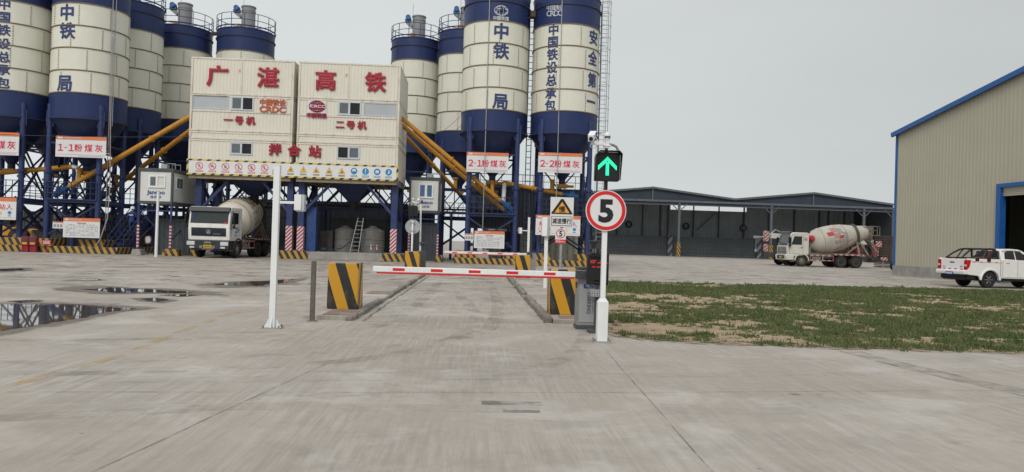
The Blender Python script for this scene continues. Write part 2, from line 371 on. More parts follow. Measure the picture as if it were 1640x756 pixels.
# ================================================================== GROUND
def concrete_mat():
    m, nt, b, o = newmat('yard_concrete'); q = NB(nt)
    big = q.noise(.11, 5, .6); mid = q.noise(.55, 6, .62); fine = q.noise(7, 5, .65); grit = q.noise(60, 3, .6)
    base = q.mix(q.rng(big, .35, .65, 0, 1), (.395, .355, .308), (.455, .425, .383))
    base = q.mix(q.rng(mid, .36, .64, 0, .7), base, (.315, .285, .245))
    base = q.mix(q.rng(fine, .35, .7, 0, .30), base, (.30, .28, .25))
    # wheel scrubbing: long fine streaks in three directions, each only in patches
    sx_ = q.n('SeparateXYZ'); q.l(q.co(), sx_.inputs[0])
    lane = q.rng(q.math('ABSOLUTE', q.math('ADD', sx_.outputs['X'], .3)), 1.2, 2.6, 1, .12)
    for rot, sx, sy, off, lo, hi, amt, colr, ln in ((0.03, 24, 1.1, 0, .50, .70, .52, (.235, .208, .176), 1), (.10, 8, .8, 77, .52, .72, .34, (.24, .218, .19), 1), (-.95, 22, 1.3, 13, .52, .70, .52, (.25, .225, .195), 0),
                                          (-1.2, 9, .7, 53, .52, .70, .45, (.27, .243, .21), 0), (.75, 18, 1.2, 31, .55, .72, .42, (.25, .225, .195), 0), (1.45, 12, .6, 47, .50, .72, .42, (.53, .505, .47), 0), (1.62, 14, .55, 91, .50, .72, .55, (.245, .222, .19), 0), (1.30, 24, .8, 23, .52, .72, .45, (.26, .235, .205), 0)):
        st = q.noise(1.0, 6, .68, q.co((sx, sy, 1), (0, 0, rot), (off, off, 0)), .25)
        pt = q.noise(.30, 4, .6, q.co((1, 1, 1), (0, 0, 0), (off*3, off, 0)), .5)
        f = q.math('MULTIPLY', q.rng(st, .44, .60, 0, 1), q.rng(pt, lo-.06, hi-.10, 0, amt))
        if ln: f = q.math('MULTIPLY', f, lane)
        base = q.mix(f, base, colr)
    base = q.mix(q.rng(grit, .40, .62, .0, .22), base, (.22, .20, .175))
    vo = q.n('TexVoronoi'); vo.inputs['Scale'].default_value = 2.6; vo.inputs['Randomness'].default_value = 1; q.l(q.co(), vo.inputs['Vector'])
    dots = q.math('MULTIPLY', q.rng(vo.outputs['Distance'], .035, .06, 1, 0), q.math('GREATER_THAN', q.noise(1.1, 2, .5, q.co((1, 1, 1), (0, 0, 0), (3, 3, 0))), .54))
    base = q.mix(q.math('MULTIPLY', dots, .7), base, (.14, .125, .11))
    # tyre tracks: curved bands
    wv = q.n('TexWave', wave_type='BANDS', bands_direction='X'); wv.inputs['Scale'].default_value = .10; wv.inputs['Distortion'].default_value = 5.0
    wv.inputs['Detail'].default_value = 2; wv.inputs['Detail Scale'].default_value = .35; q.l(q.co((1, 1, 1), (0, 0, 1.25)), wv.inputs['Vector'])
    f = q.math('MULTIPLY', q.rng(wv.outputs['Fac'], .90, 1.0, 0, 1), q.rng(q.noise(3.5, 4), .4, .7, .0, .55))
    base = q.mix(f, base, (.27, .25, .22))
    sp = q.rng(q.noise(1.7, 7, .75), .60, .70, 0, .55)
    base = q.mix(sp, base, (.20, .185, .165))
    # old stains over the plant yard, sparse near the gate
    sy = q.n('SeparateXYZ'); q.l(q.co(), sy.inputs[0])
    yard = q.math('ADD', q.rng(sy.outputs['Y'], 15, 24, .12, 1), 0)
    st2 = q.rng(q.noise(.42, 7, .68, None, .6), .535, .63, 0, .75); base = q.mix(q.math('MULTIPLY', st2, yard), base, (.20, .182, .158))
    st3 = q.rng(q.noise(.8, 6, .7, q.co((1, 1, 1), (0, 0, 0), (40, 9, 0)), .4), .55, .60, 0, .85); base = q.mix(q.math('MULTIPLY', st3, yard), base, (.12, .108, .092))
    pale = q.rng(q.noise(.5, 6, .66, q.co((1, 1, 1), (0, 0, 0), (-20, 70, 0)), .5), .54, .66, 0, .6); base = q.mix(pale, base, (.50, .485, .46))
    brn = q.rng(q.noise(.30, 6, .65, q.co((1, 1, 1), (0, 0, 0), (7, 33, 0)), .8), .50, .66, 0, .55); base = q.mix(brn, base, (.33, .285, .235))
    q.l(base, b.inputs['Base Color']); q.l(q.rng(fine, .3, .7, .62, .85), b.inputs['Roughness'])
    b.inputs['Specular IOR Level'].default_value = .35
    h = q.math('ADD', q.math('MULTIPLY', fine, .6), q.math('MULTIPLY', grit, .4)); q.bump(h, b, .35, .01)
    return m
CONCY = concrete_mat()
g = MB(); g.add([(-900, -40, 0), (900, -40, 0), (900, 2500, 0), (-900, 2500, 0)], [(0, 1, 2, 3)])
struct(g.build('ground', CONCY))
# expansion joints and cracks, 4 mm proud of the slab
JOINT = None
def blend_mat(name, col, lo, hi, scale, amt=1, rough=.8, rot=0, sc=(1, 1, 1)):
    m, nt, b, o = newmat(name); q = NB(nt); b.inputs['Base Color'].default_value = (*col, 1); b.inputs['Roughness'].default_value = rough
    t = q.n('BsdfTransparent'); x = q.n('MixShader'); q.l(q.rng(q.noise(scale, 6, .7, q.co(sc, (0, 0, rot))), lo, hi, 0, amt), x.inputs[0])
    q.l(t.outputs[0], x.inputs[1]); q.l(b.outputs[0], x.inputs[2]); q.l(x.outputs[0], o.inputs[0]); return m
JOINT = blend_mat('joint_dark', (.16, .145, .125), .35, .60, 4, .75)
def strip(name, pts, wd, m, z=.004, jit=.0):
    mb = MB(); P = []
    for i in range(len(pts)-1):
        a, b = Vector((*pts[i], 0)), Vector((*pts[i+1], 0)); k = max(1, int((b-a).length/.35))
        P += [a+(b-a)*j/k for j in range(k)]
    P.append(Vector((*pts[-1], 0))); vs = []
    for i, p in enumerate(P):
        d = (P[min(i+1, len(P)-1)]-P[max(i-1, 0)]).normalized(); nn = Vector((-d.y, d.x, 0))
        j = nn*random.uniform(-jit, jit); ww = wd*random.uniform(.7, 1.3) if jit else wd
        for sgn in (-1, 1): v = p+j+nn*sgn*ww/2; vs.append((v.x, v.y, z))
    mb.add(vs, [(2*i, 2*i+1, 2*i+3, 2*i+2) for i in range(len(P)-1)]); return struct(mb.build(name, m))
strip('ground_joint', [(1.85, 10.2), (1.50, 3)], .012, JOINT, jit=.004)
strip('ground_joint', [(-1.65, 8.6), (-2.4, 3.5)], .012, JOINT, jit=.006)
strip('ground_joint', [(-1.9, 13.12), (1.32, 13.55)], .03, JOINT, jit=.008)
strip('ground_joint', [(-30, 7.3), (-4.1, 6.8), (1.6, 7.35), (8.2, 8.2), (22, 9.8)], .010, JOINT, jit=.008)
strip('ground_joint', [(-1.7, 18.5), (1.35, 18.6)], .02, JOINT, jit=.005)
strip('ground_joint', [(-1.7, 24), (1.35, 24.1)], .02, JOINT, jit=.005)
strip('ground_joint', [(-30, 20.5), (-3.2, 21.4)], .015, JOINT, jit=.006)
strip('ground_joint', [(-12, 12), (-11, 44)], .02, JOINT, jit=.006)
strip('ground_joint', [(-7, 11.9), (-7, 44)], .018, JOINT, jit=.006)
PATCH = blend_mat('patch_mortar', (.30, .28, .25), .42, .66, 3, .6)
strip('ground_patch', [(5.55, 10.75), (5.65, 9.2), (6.0, 7.4), (6.2, 4)], .34, PATCH, z=.005, jit=.06)
YLINE = blend_mat('worn_yellow', (.52, .36, .13), .43, .68, 1.7, .7)
CRK = blend_mat('crack_edge', (.13, .118, .10), .40, .55, 5, .8)
strip('ground_joint', [(5.42, 10.75), (5.50, 9.2), (5.82, 7.4), (6.0, 4)], .022, CRK, z=.006, jit=.02)
strip('ground_joint', [(5.70, 10.7), (5.82, 9.2), (6.17, 7.4), (6.4, 4)], .018, CRK, z=.007, jit=.03)
strip('painted_line', [G(345, 511)[:2], G(262, 541)[:2], G(205, 566)[:2], G(120, 590)[:2], G(0, 622)[:2]], .13, YLINE, z=.006)
strip('painted_line', [G(300, 533)[:2], G(500, 531)[:2]], .12, YLINE, z=.007)
strip('painted_line', [G(345, 508)[:2], G(420, 492)[:2], G(560, 470)[:2]], .12, YLINE, z=.007)
DARKP = blend_mat('scrub_patch', (.17, .16, .145), .40, .62, 3, .8)
for (px, py, ww, dd) in ((820, 646, .55, .16), (835, 659, .32, .1), (1290, 632, .35, .1)):
    p = G(px, py); m = MB(); m.add([(p.x-ww/2, p.y-dd/2, .005), (p.x+ww/2, p.y-dd/2, .005), (p.x+ww/2, p.y+dd/2, .005), (p.x-ww/2, p.y+dd/2, .005)], [(0, 1, 2, 3)])
    struct(m.build('ground_patch', DARKP))
# tyre marks: pairs of ribbed rubber smears following the turning paths
TYREM = blend_mat('tyre_smear', (.24, .215, .185), .46, .74, 1.1, .5, .8, 0, (1, 1, 1))
TYREP = blend_mat('tyre_dust', (.50, .475, .44), .44, .74, 1.0, .5)
def track(pts, gauge, wd, m, z, ribs=0):
    P = [Vector((*p, 0)) for p in pts]; Q = []
    for i in range(len(P)-1):
        p0, p1, p2, p3 = P[max(i-1, 0)], P[i], P[i+1], P[min(i+2, len(P)-1)]
        for k in range(14):
            t = k/14; Q.append(.5*((2*p1)+(p2-p0)*t+(2*p0-5*p1+4*p2-p3)*t*t+(3*p1-p0-3*p2+p3)*t**3))
    for off in ((-gauge/2, gauge/2) if gauge else (0,)):
        R_ = []
        for i, q in enumerate(Q):
            d = (Q[min(i+1, len(Q)-1)]-Q[max(i-1, 0)]).normalized(); R_.append(q+Vector((-d.y, d.x, 0))*off)
        n = ribs or 1
        for j in range(n):
            S = []
            for i, q in enumerate(R_):
                d = (R_[min(i+1, len(R_)-1)]-R_[max(i-1, 0)]).normalized(); S.append((q+Vector((-d.y, d.x, 0))*((j-(n-1)/2)*wd/n)))
            strip('tyre_track', [(v.x, v.y) for v in S], wd/n*.62 if ribs else wd, m, z)
track([(-9, 6.2), (-4.5, 6.6), (-.5, 8.5), (1, 13), (.6, 20)], 1.9, .26, TYREM, .0045)
track([(-14, 9.5), (-6, 9.0), (-1.5, 11), (-.4, 15), (-.3, 28)], 1.8, .28, TYREM, .0050)
track([(-7, 5.6), (-3, 7.2), (3, 7.6), (10, 8.9)], 1.8, .30, TYREP, .0060)
track([(-12, 8.0), (-5, 7.4), (1, 8.2), (8, 9.6)], 0, .34, TYREP, .0065)
track([(-12, 30), (-8, 27), (-5.5, 31), (-7, 40)], 2.0, .30, TYREM, .0045)
track([(-20, 26), (-9, 22), (-3.6, 30), (-3.9, 44)], 2.0, .30, TYREM, .0050)
track([(0, 31), (-3, 38), (-10, 42), (-15, 44.5)], 2.0, .30, TYREM, .0055)
# puddles: still water lying on the slab, each with its damp rim
def shore_mat(name, col, rough, lo, hi, amt, spec, nscale):
    m, nt, b, o = newmat(name); q = NB(nt); b.inputs['Base Color'].default_value = (*col, 1); b.inputs['Roughness'].default_value = rough
    b.inputs['IOR'].default_value = 1.33 if rough < .1 else 1.45; b.inputs['Specular IOR Level'].default_value = spec
    a = q.n('Attribute'); a.attribute_name = 'depth'
    d = q.math('ADD', a.outputs['Fac'], q.rng(q.noise(nscale, 6, .65), .3, .7, -.42, .42))
    t = q.n('BsdfTransparent'); x = q.n('MixShader'); q.l(q.rng(d, lo, hi, 0, amt), x.inputs[0]); q.l(t.outputs[0], x.inputs[1]); q.l(b.outputs[0], x.inputs[2]); q.l(x.outputs[0], o.inputs[0])
    if rough < .1: q.bump(q.noise(1.2, 2), b, .03, .01)
    return m
WATER = shore_mat('puddle_water', (.095, .082, .068), .025, .30, .62, 1, .9, 1.3)
DAMP = shore_mat('damp_concrete', (.17, .148, .122), .5, .20, .75, .85, .4, .9)
def pool(name, P, c, z, m):
    n = len(P); ks = (1, .86, .70, .4); mb = MB()
    for k in ks: mb.v += [tuple(c+(p-c)*k+Vector((0, 0, z))) for p in P]
    mb.v.append((c.x, c.y, z)); K = len(ks)
    mb.f = [(r*n+i, r*n+(i+1) % n, (r+1)*n+(i+1) % n, (r+1)*n+i) for r in range(K-1) for i in range(n)]+[((K-1)*n+i, (K-1)*n+(i+1) % n, K*n) for i in range(n)]
    mb.m = [0]*len(mb.f); o = mb.build(name, m, smooth=False, recalc=False)
    at = o.data.attributes.new('depth', 'FLOAT', 'POINT'); dv = [0., .38, .8, 1.]
    at.data.foreach_set('value', [dv[r] for r in range(K) for _ in range(n)]+[1.0]); return struct(o)
def puddle(pts, seed, damp=.5):
    r = random.Random(seed); c = sum((Vector(p) for p in pts), Vector((0, 0, 0)))/len(pts); P = []; n = len(pts)
    for i in range(n):
        a, b = Vector(pts[i]), Vector(pts[(i+1) % n])
        for k in range(6): P.append(a.lerp(b, k/6))
    pool('puddle', [c+(p-c)*1.16 for p in P], c, .012, WATER)
    if damp: pool('damp_patch', [c+(p-c)*(1.35+damp*1.2) for p in P], c, .008, DAMP)
GP = lambda *a: [G(*p) for p in a]
puddle(GP((-60, 489), (60, 487), (140, 489), (190, 493), (215, 496), (170, 501), (120, 512), (60, 522), (0, 533), (-80, 540)), 1, .12)
puddle(GP((130, 464), (180, 461), (245, 464), (305, 468), (300, 471), (240, 469), (190, 470), (160, 467)), 2, .5)
puddle(GP((340, 456), (375, 452), (430, 450), (474, 447), (455, 453), (420, 458), (370, 459)), 3, .25)
puddle(GP((222, 479), (250, 478), (272, 481), (255, 484), (235, 482)), 4, .4)
puddle(GP((265, 473), (300, 472), (315, 474), (290, 475)), 5, .3)
puddle(GP((15, 483), (55, 481), (62, 483), (35, 485)), 6, .3)
puddle(GP((-20, 432), (35, 430), (42, 433), (5, 435)), 7, .4)
puddle(GP((110, 449), (150, 447), (165, 449), (140, 450)), 8, .3)

# entrance islands with broken kerb stones either side of the lane
def island(name, x0, x1, y0, y1, skew=0):
    m = MB(); P = [(x0, y0), (x1, y0), (x1+skew, y1), (x0+skew, y1)]
    m.prism(P, -.02, .075, 'z'); return struct(m.build(name, CONCY, bevel=.01))
island('island', -2.95, -2.06, 13.25, 30.8, .10)
island('island', 1.48, 2.35, 13.55, 30.8, .02)
def kerb(xa, ya, xb, yb, side):
    n = 17; m = MB(); r = random.Random(5+side)
    for i in range(n):
        t0, t1 = i/n, (i+1)/n
        if (side < 0 and i in (4, 9, 13)) or (side > 0 and i in (6, 11)): continue
        xa_, xb_ = xa+(xb-xa)*t0, xa+(xb-xa)*t1; y0_, y1_ = ya+(yb-ya)*t0, ya+(yb-ya)*t1
        h = r.uniform(.075, .115); wv = r.uniform(.11, .15); g_ = r.uniform(.02, .07); j = r.uniform(-.015, .015)
        pts = []
        k = 7
        lo = [(xa_+j + (xb_-xa_)*q/k + r.uniform(-.015, .015), y0_+g_ + (y1_-y0_-g_)*q/k) for q in range(k+1)]
        hi = [(p[0]+wv*-side*-1+r.uniform(-.015, .015), p[1]) for p in lo]
        m.prism(lo+hi[::-1], -.02, h, 'z')
    return struct(m.build('kerb', KERBM, bevel=.02, seg=1))
kerb(-2.05, 13.1, -1.92, 30.5, -1); kerb(1.34, 13.6, 1.37, 30.5, 1)
# the joint dirt alongside
strip('ground_joint', [(-1.90, 13.2), (-1.77, 30.4)], .06, blend_mat('kerb_dirt', (.15, .135, .115), .3, .6, 4, .8), z=.005, jit=.02)
strip('ground_joint', [(1.33, 13.6), (1.345, 30.4)], .05, MATS['kerb_dirt'], z=.005, jit=.02)
m = MB(); m.box(-2.62, -2.08, 13.32, 14.25, .077, .085); tag(m.build('steel_plate', RUSTP, loc=(-2.35, 13.8, .076)), 'rusty steel cover plate lying on the island in front of the nearest left striped block', 'cover plate', 'steel cover plates')
m = MB(); m.box(-2.62, -2.1, 18.6, 19.6, .077, .085); tag(m.build('steel_plate', RUSTP, loc=(-2.35, 19, .076)), 'rusty steel cover plate on the island halfway between the left blocks', 'cover plate', 'steel cover plates')
m = MB(); m.box(1.62, 2.12, 13.75, 14.2, .077, .083); tag(m.build('steel_plate', RUSTP, loc=(1.85, 14, .076)), 'rusty steel cover plate on the right island beside the barrier cabinet', 'cover plate', 'steel cover plates')

# ------------------------------------------------------------------ verge: sandy soil and grass
def soil_mat():
    m, nt, b, o = newmat('sandy_soil'); q = NB(nt)
    c = q.mix(q.rng(q.noise(.7, 5), .35, .65, 0, 1), (.42, .31, .205), (.34, .25, .165))
    c = q.mix(q.rng(q.noise(9, 5, .7), .45, .7, 0, .6), c, (.24, .18, .12))
    c = q.mix(q.rng(q.noise(1.6, 6, .75), .47, .62, 0, .8), c, (.13, .125, .06))
    c = q.mix(q.rng(q.noise(34, 3, .7), .56, .66, 0, .7), c, (.42, .35, .24))
    c = q.mix(q.rng(q.noise(22, 3, .7, q.co((1, 1, 1), (0, 0, 0), (5, 8, 0))), .58, .66, 0, .7), c, (.12, .09, .06))
    q.l(c, b.inputs['Base Color']); b.inputs['Roughness'].default_value = .95; q.bump(q.noise(25, 5, .7), b, .7, .03); return m
GA = [(2.25, 12.6), (2.45, 11.75), (2.9, 11.45), (3.6, 11.30), (5.5, 11.12), (8.45, 11.02), (12, 10.9), (18, 10.7), (40, 10.2), (60, 31), (40, 31.8), (25.1, 31.6), (17, 30.9), (11.6, 30.4), (5.3, 29.2), (3.2, 28.6), (2.6, 20)]
m = MB(); m.add([(x, y, .012) for x, y in GA], [tuple(range(len(GA)))]); struct(m.build('soil', soil_mat(), smooth=False))
def in_poly(x, y, P):
    c = np.zeros(len(x), bool); j = len(P)-1
    for i in range(len(P)):
        xi, yi = P[i]; xj, yj = P[j]
        c ^= ((yi > y) != (yj > y)) & (x < (xj-xi)*(y-yi)/(yj-yi+1e-12)+xi); j = i
    return c
def vnoise(x, y, s, seed):
    r = np.random.default_rng(seed); T = r.random((256, 256)); x = x/s; y = y/s
    xi = np.floor(x).astype(int); yi = np.floor(y).astype(int); fx = x-xi; fy = y-yi; fx = fx*fx*(3-2*fx); fy = fy*fy*(3-2*fy)
    a = T[xi % 256, yi % 256]; b = T[(xi+1) % 256, yi % 256]; c = T[xi % 256, (yi+1) % 256]; d = T[(xi+1) % 256, (yi+1) % 256]
    return (a*(1-fx)+b*fx)*(1-fy)+(c*(1-fx)+d*fx)*fy
def grass():
    # tufts, each a spray of blades; cover follows patches
    n = 110000
    y = 10.6+(rng.random(n)**1.15)*21.5; x = 2+rng.random(n)*(y*.80+1.5)
    jx = x+.12*rng.standard_normal(len(x)); jy = y+.10*rng.standard_normal(len(y)); ok = in_poly(x, y, GA); x = jx[ok]; y = jy[ok]
    cov = .34*vnoise(x, y, 1.3, 1)+.36*vnoise(x, y, .42, 2)+.20*vnoise(x, y, 3.6, 3)+.10*vnoise(x, y, .16, 4)
    cov += np.clip((y-15)/9, 0, 1)*.13-np.clip((15.0-y)/3.5, 0, 1)*.085
    cov += .13*np.exp(-((x-(7.6+(y-11)*.35))/1.7)**2)*np.exp(-((y-15.5)/2.2)**2)+.10*np.clip(1-(y-11.0)/.8, 0, 1)*(x > 4.2)
    cov -= .20*np.exp(-((y-20.8)/1.1)**2)*np.exp(-((x-6.2)/2.4)**2)
    cov += .035*np.clip((x-6.5)/3, 0, 1)-.05*np.clip((6-x)/3, 0, 1)*(y < 19)
    pk = np.clip((cov-.425)/.17, 0, 1)**1.8+.022
    keep = rng.random(len(x)) < pk*(.55+.0*y); x = x[keep]; y = y[keep]; cv = cov[keep]
    nt_ = len(x); nb = 8
    big = rng.random(nt_) > .90
    hgt = (.022+.05*rng.random(nt_)**1.6+.06*np.clip(cv-.56, 0, .3))*(1+1.7*big*rng.random(nt_))
    X = np.repeat(x, nb); Y = np.repeat(y, nb); H = np.repeat(hgt, nb)*(.55+.6*rng.random(nt_*nb))
    a = rng.random(nt_*nb)*2*pi; rad = .048*np.sqrt(rng.random(nt_*nb)); bx = X+rad*np.cos(a); by = Y+rad*np.sin(a)
    lean = .9*rng.random(nt_*nb)*H; tx = bx+lean*np.cos(a); ty = by+lean*np.sin(a); th = rng.random(nt_*nb)*pi
    wd = (.0055+.0006*Y)*(.7+.6*rng.random(nt_*nb)); dx = wd*np.cos(th); dy = wd*np.sin(th)
    k = nt_*nb; v = np.empty((k, 3, 3), np.float32)
    v[:, 0] = np.stack([bx-dx, by-dy, np.full(k, .008)], 1); v[:, 1] = np.stack([bx+dx, by+dy, np.full(k, .008)], 1); v[:, 2] = np.stack([tx, ty, H+.008], 1)
    me = bpy.data.meshes.new('grass'); me.vertices.add(3*k); me.vertices.foreach_set('co', v.ravel())
    me.loops.add(3*k); me.loops.foreach_set('vertex_index', np.arange(3*k, dtype=np.int32))
    me.polygons.add(k); me.polygons.foreach_set('loop_start', np.arange(0, 3*k, 3, dtype=np.int32))
    me.update(calc_edges=True)
    m, nt, b, o = newmat('grass_blades'); q = NB(nt)
    c = q.mix(q.rng(q.noise(1.1, 4), .35, .65, 0, 1), (.066, .103, .038), (.118, .148, .058))
    c = q.mix(q.rng(q.noise(11, 3), .48, .66, 0, .75), c, (.20, .17, .085))
    c = q.mix(q.rng(q.noise(.35, 3), .50, .66, 0, .5), c, (.085, .125, .05))
    q.l(c, b.inputs['Base Color']); b.inputs['Roughness'].default_value = .7; b.inputs['Specular IOR Level'].default_value = .2
    me.materials.append(m); ob = bpy.data.objects.new('grass', me); COL.objects.link(ob)
    tag(ob, 'patchy green grass and weeds growing on the sandy verge', 'grass', kind='stuff')
grass()
SPILL = blend_mat('sand_spill', (.36, .275, .19), .42, .60, 4.5, .8, .95)
strip('soil_spill', [(2.2, 12.7), (2.42, 11.72), (2.9, 11.42), (3.6, 11.27), (5.5, 11.09), (8.45, 10.99), (12, 10.87), (18, 10.67), (30, 10.4)], .30, SPILL, z=.014, jit=.06)
strip('soil_spill', [(3.3, 28.7), (5.3, 29.25), (11.6, 30.45), (17, 30.95), (25, 31.65)], .5, SPILL, z=.014, jit=.1)

# ================================================================== SILOS
def bolts_on_cyl(mb, X, Y, R, z, step=.17, mi=0, arc=(-pi*.62, pi*.62)):
    n = int((arc[1]-arc[0])*R/step)
    for i in range(n):
        a = arc[0]+(arc[1]-arc[0])*i/n
        mb.obox((X+(R+.03)*sin(a), Y-(R+.03)*cos(a), z), .07, .06, .07, (0, 0, a), mi)
def make_silo(label, X, Y, R, zt, zb, zf, zcap, front=True, bands=4, seed=0, rail=True, legs=None, sw=1.0, detail=True, grp='cement and fly ash silos of the mixing plant'):
    r = random.Random(seed)
    root = thing('silo', label, 'silo', (X, Y, 0), 0, grp)
    n = 48
    m = MB(); m.lathe([(R, zb), (R, zt)], (X, Y, 0), n); sh = m.build('shell', CREAM, root)
    hb = (zt-zb)/bands; m = MB()
    for k in range(bands+1):
        z = zb+hb*k; m.lathe([(R+.005, z-.035), (R+.045, z-.03), (R+.045, z+.03), (R+.005, z+.035)], (X, Y, 0), n)
    m.build('ring_flange', SEAM, sh)
    for k in range(bands):
        off = r.uniform(-.2, .2)
        for j in range(5):
            m = MB(); a = off+(j-2.2)*.80+(.4 if k % 2 else 0)
            z0, z1 = zb+hb*k+.06, zb+hb*(k+1)-.06; f = cylmap(X, Y, R, a, 0)
            m.rect(-.035, .035, z0, z1, f, .002, .012, 0)
            q = int((z1-z0)/.15)
            for i in range(q): m.rect(-.022, .022, z0+.05+i*.15, z0+.11+i*.15, f, .01, .04, 1)
            m.build('bolted_seam', [CREAM, SEAM], sh)
    m = MB(); m.lathe([(R+.012, zf), (R+.012, zb-.036)], (X, Y, 0), n)
    m.lathe([(R+.012, zf-.05), (R+.10, zf-.05), (R+.10, zf+.05), (R+.012, zf+.05)], (X, Y, 0), n)
    bb = m.build('bottom_band', NAVYL, root)
    m = MB(); bolts_on_cyl(m, X, Y, R+.07, zf+.0, .19); m.build('bolts', BOLT, bb)
    m = MB(); m.lathe([(R+.012, zt+.036), (R+.012, zcap), (R+.05, zcap), (R+.05, zcap+.07), (0.3, zcap+.55), (.0, zcap+.56)], (X, Y, 0), n)
    zz = zt+(zcap-zt)*.66
    m.lathe([(R+.012, zz-.03), (R+.05, zz-.03), (R+.05, zz+.03), (R+.012, zz+.03)], (X, Y, 0), n)
    tb = m.build('top_band', NAVYL, root)
    m = MB(); bolts_on_cyl(m, X, Y, R+.03, zz, .16)
    for a in (-.75, .25, 1.1):
        for i in range(7): zq = zt+.15+i*(zcap-zt-.3)/7; m.obox((X+(R+.02)*sin(a), Y-(R+.02)*cos(a), zq), .05, .05, .07, (0, 0, a))
    m.build('bolts', BOLT, tb)
    # hopper cone
    zc = zf-R*1.28
    m = MB(); m.lathe([(.22, zc-.35), (.22, zc), (R-.02, zf-.05)], (X, Y, 0), n); m.build('cone', NAVYD, root)
    # legs just outside the shell with gussets
    lx = legs or R*.70; P = [(-lx, -lx), (lx, -lx), (lx, lx), (-lx, lx)]
    for a, b in P:
        m = MB(); m.cyl((X+a, Y+b, 0), (X+a, Y+b, zf+.9), .165, n=14)
        for z in (4.9,): m.cyl((X+a, Y+b, z), (X+a, Y+b, z+.16), .26, n=14)
        m.cyl((X+a, Y+b, .0), (X+a, Y+b, .06), .30, n=14)
        m.box(X+a-.22, X+a+.22, Y+b-.02, Y+b+.02, zf-.5, zf+.5)
        m.build('leg', NAVY, root)
    zp = 3.15
    if detail:
        for i in range(4):
            (a, b), (c, d) = P[i], P[(i+1) % 4]
            A, B = Vector((X+a, Y+b, 0)), Vector((X+c, Y+d, 0)); up = Vector((0, 0, 1))
            bars('tie_beam', [(A+up*zp, B+up*zp)], .16, NAVY, root)
            bars('cross_brace', [(A+up*1.0, B+up*(zp-.15)), (B+up*1.0, A+up*(zp-.15))], .11, NAVYD, root)
            bars('tie_beam', [(A+up*(zf-1.5), B+up*(zf-1.5))], .12, NAVYD, root)
            bars('cross_brace', [(A+up*(zp+.2), B+up*(zf-1.6)), (B+up*(zp+.2), A+up*(zf-1.6))][(i % 2):(i % 2)+1] if i in (0,) else [(A+up*(zp+.2), B+up*(zf-1.6)), (B+up*(zp+.2), A+up*(zf-1.6))], .09, NAVYD, root) if i != 0 else None
        m = MB(); m.box(X-lx, X+lx, Y-lx-.25, Y+lx, zp+.08, zp+.15); pl = m.build('platform', NAVYD, root)
        m = MB()
        for z in (zp+.5, zp+.85, zp+1.2): m.bar((X-lx, Y-lx-.22, z), (X+lx, Y-lx-.22, z), .04)
        for i in range(9): x = X-lx+i*2*lx/8; m.bar((x, Y-lx-.22, zp+.1), (x, Y-lx-.22, zp+1.2), .035)
        for z in (zp+.5, zp+1.2): m.bar((X+lx, Y-lx, z), (X+lx, Y+lx, z), .04); m.bar((X-lx, Y-lx, z), (X-lx, Y+lx, z), .04)
        m.build('guard_rail', NAVYD, root)
        # slide gate and vibrator under the cone
        m = MB(); m.box(X-.35, X+.35, Y-.35, Y+.35, zc-.55, zc-.30); m.cyl((X+.35, Y, zc-.42), (X+.8, Y, zc-.42), .09); m.build('slide_gate', AMBER, root)
    if rail:
        m = MB(); z0 = zcap+.07
        for z in (z0+.15, z0+.6, z0+1.1): m.tube([(X+(R+.05)*cos(2*pi*i/40), Y+(R+.05)*sin(2*pi*i/40), z) for i in range(40)], .025 if z > z0+.3 else .05, 6, closed=True)
        for i in range(14): a = 2*pi*i/14; m.cyl((X+(R+.05)*cos(a), Y+(R+.05)*sin(a), z0), (X+(R+.05)*cos(a), Y+(R+.05)*sin(a), z0+1.1), .028, n=6)
        m.build('top_railing', NAVY, root)
        m = MB(); cx = X+.1*R; m.cyl((cx, Y-.3, zcap+.3), (cx, Y-.3, zcap+2.05), .52, n=24); m.cyl((cx, Y-.3, zcap+2.05), (cx, Y-.3, zcap+2.13), .57, n=24)
        m.cyl((cx, Y-.3, zcap+1.72), (cx, Y-.3, zcap+1.78), .55, n=24)
        m.bar((cx-.5, Y-.4, zcap+1.3), (cx-.95, Y-.4, zcap+1.65), .3); fl = m.build('dust_filter', GREYP, root)
        m = MB(); m.cyl((cx-.85, Y-.75, zcap+1.95), (cx-.85, Y-.25, zcap+1.95), .20, n=14); m.box(cx-1.1, cx-.6, Y-.62, Y-.3, zcap+1.6, zcap+1.85); m.build('fan_motor', MOTOR, fl)
        m = MB(); m.cyl((X-.15*R, Y-.8, zcap+.2), (X-.15*R, Y-.8, zcap+.62), .16); m.build('relief_valve', AMBER, root)
        m = MB(); m.cyl((cx-.55, Y+.2, zcap), (cx-.55, Y+.2, zcap+3.3), .02, n=6); m.build('lightning_rod', GALV, root)
    return root
def silo_text(root, X, Y, R, items, m, name='character', bold=.035):
    """items: (character, px, py, height, width)"""
    for ch, px, py, h in items:
        mb = MB(); a, z = on_cyl(px, py, X, Y, R); mb.text(ch, cylmap(X, Y, R+.012, a, z), h, d=.014, bold=bold, sub=.22)
        mb.build(name, m, root, smooth=False)
def emblem(mb, f, wd, mi=0, d=.015):
    rx, ry = wd/2, wd*.36; t = wd*.035
    mb.ring(0, 0, rx, ry, t, f, .002, d, mi, 40)
    for k in (.33, .70): mb.ring(0, 0, rx*k, ry*.98, t*.8, f, .002, d, mi, 32)
    for v in (.52, .76, -.52, -.76):
        hw = rx*sqrt(1-v*v)*.97; mb.rect(-hw, hw, ry*v-t*.4, ry*v+t*.4, f, .002, d*.9, mi)
    bh = ry*.42
    mb.poly([(-rx*.96, -bh), (rx*.96, -bh), (rx*.96, bh), (-rx*.45, bh)], f, .002, d*1.3, mi)
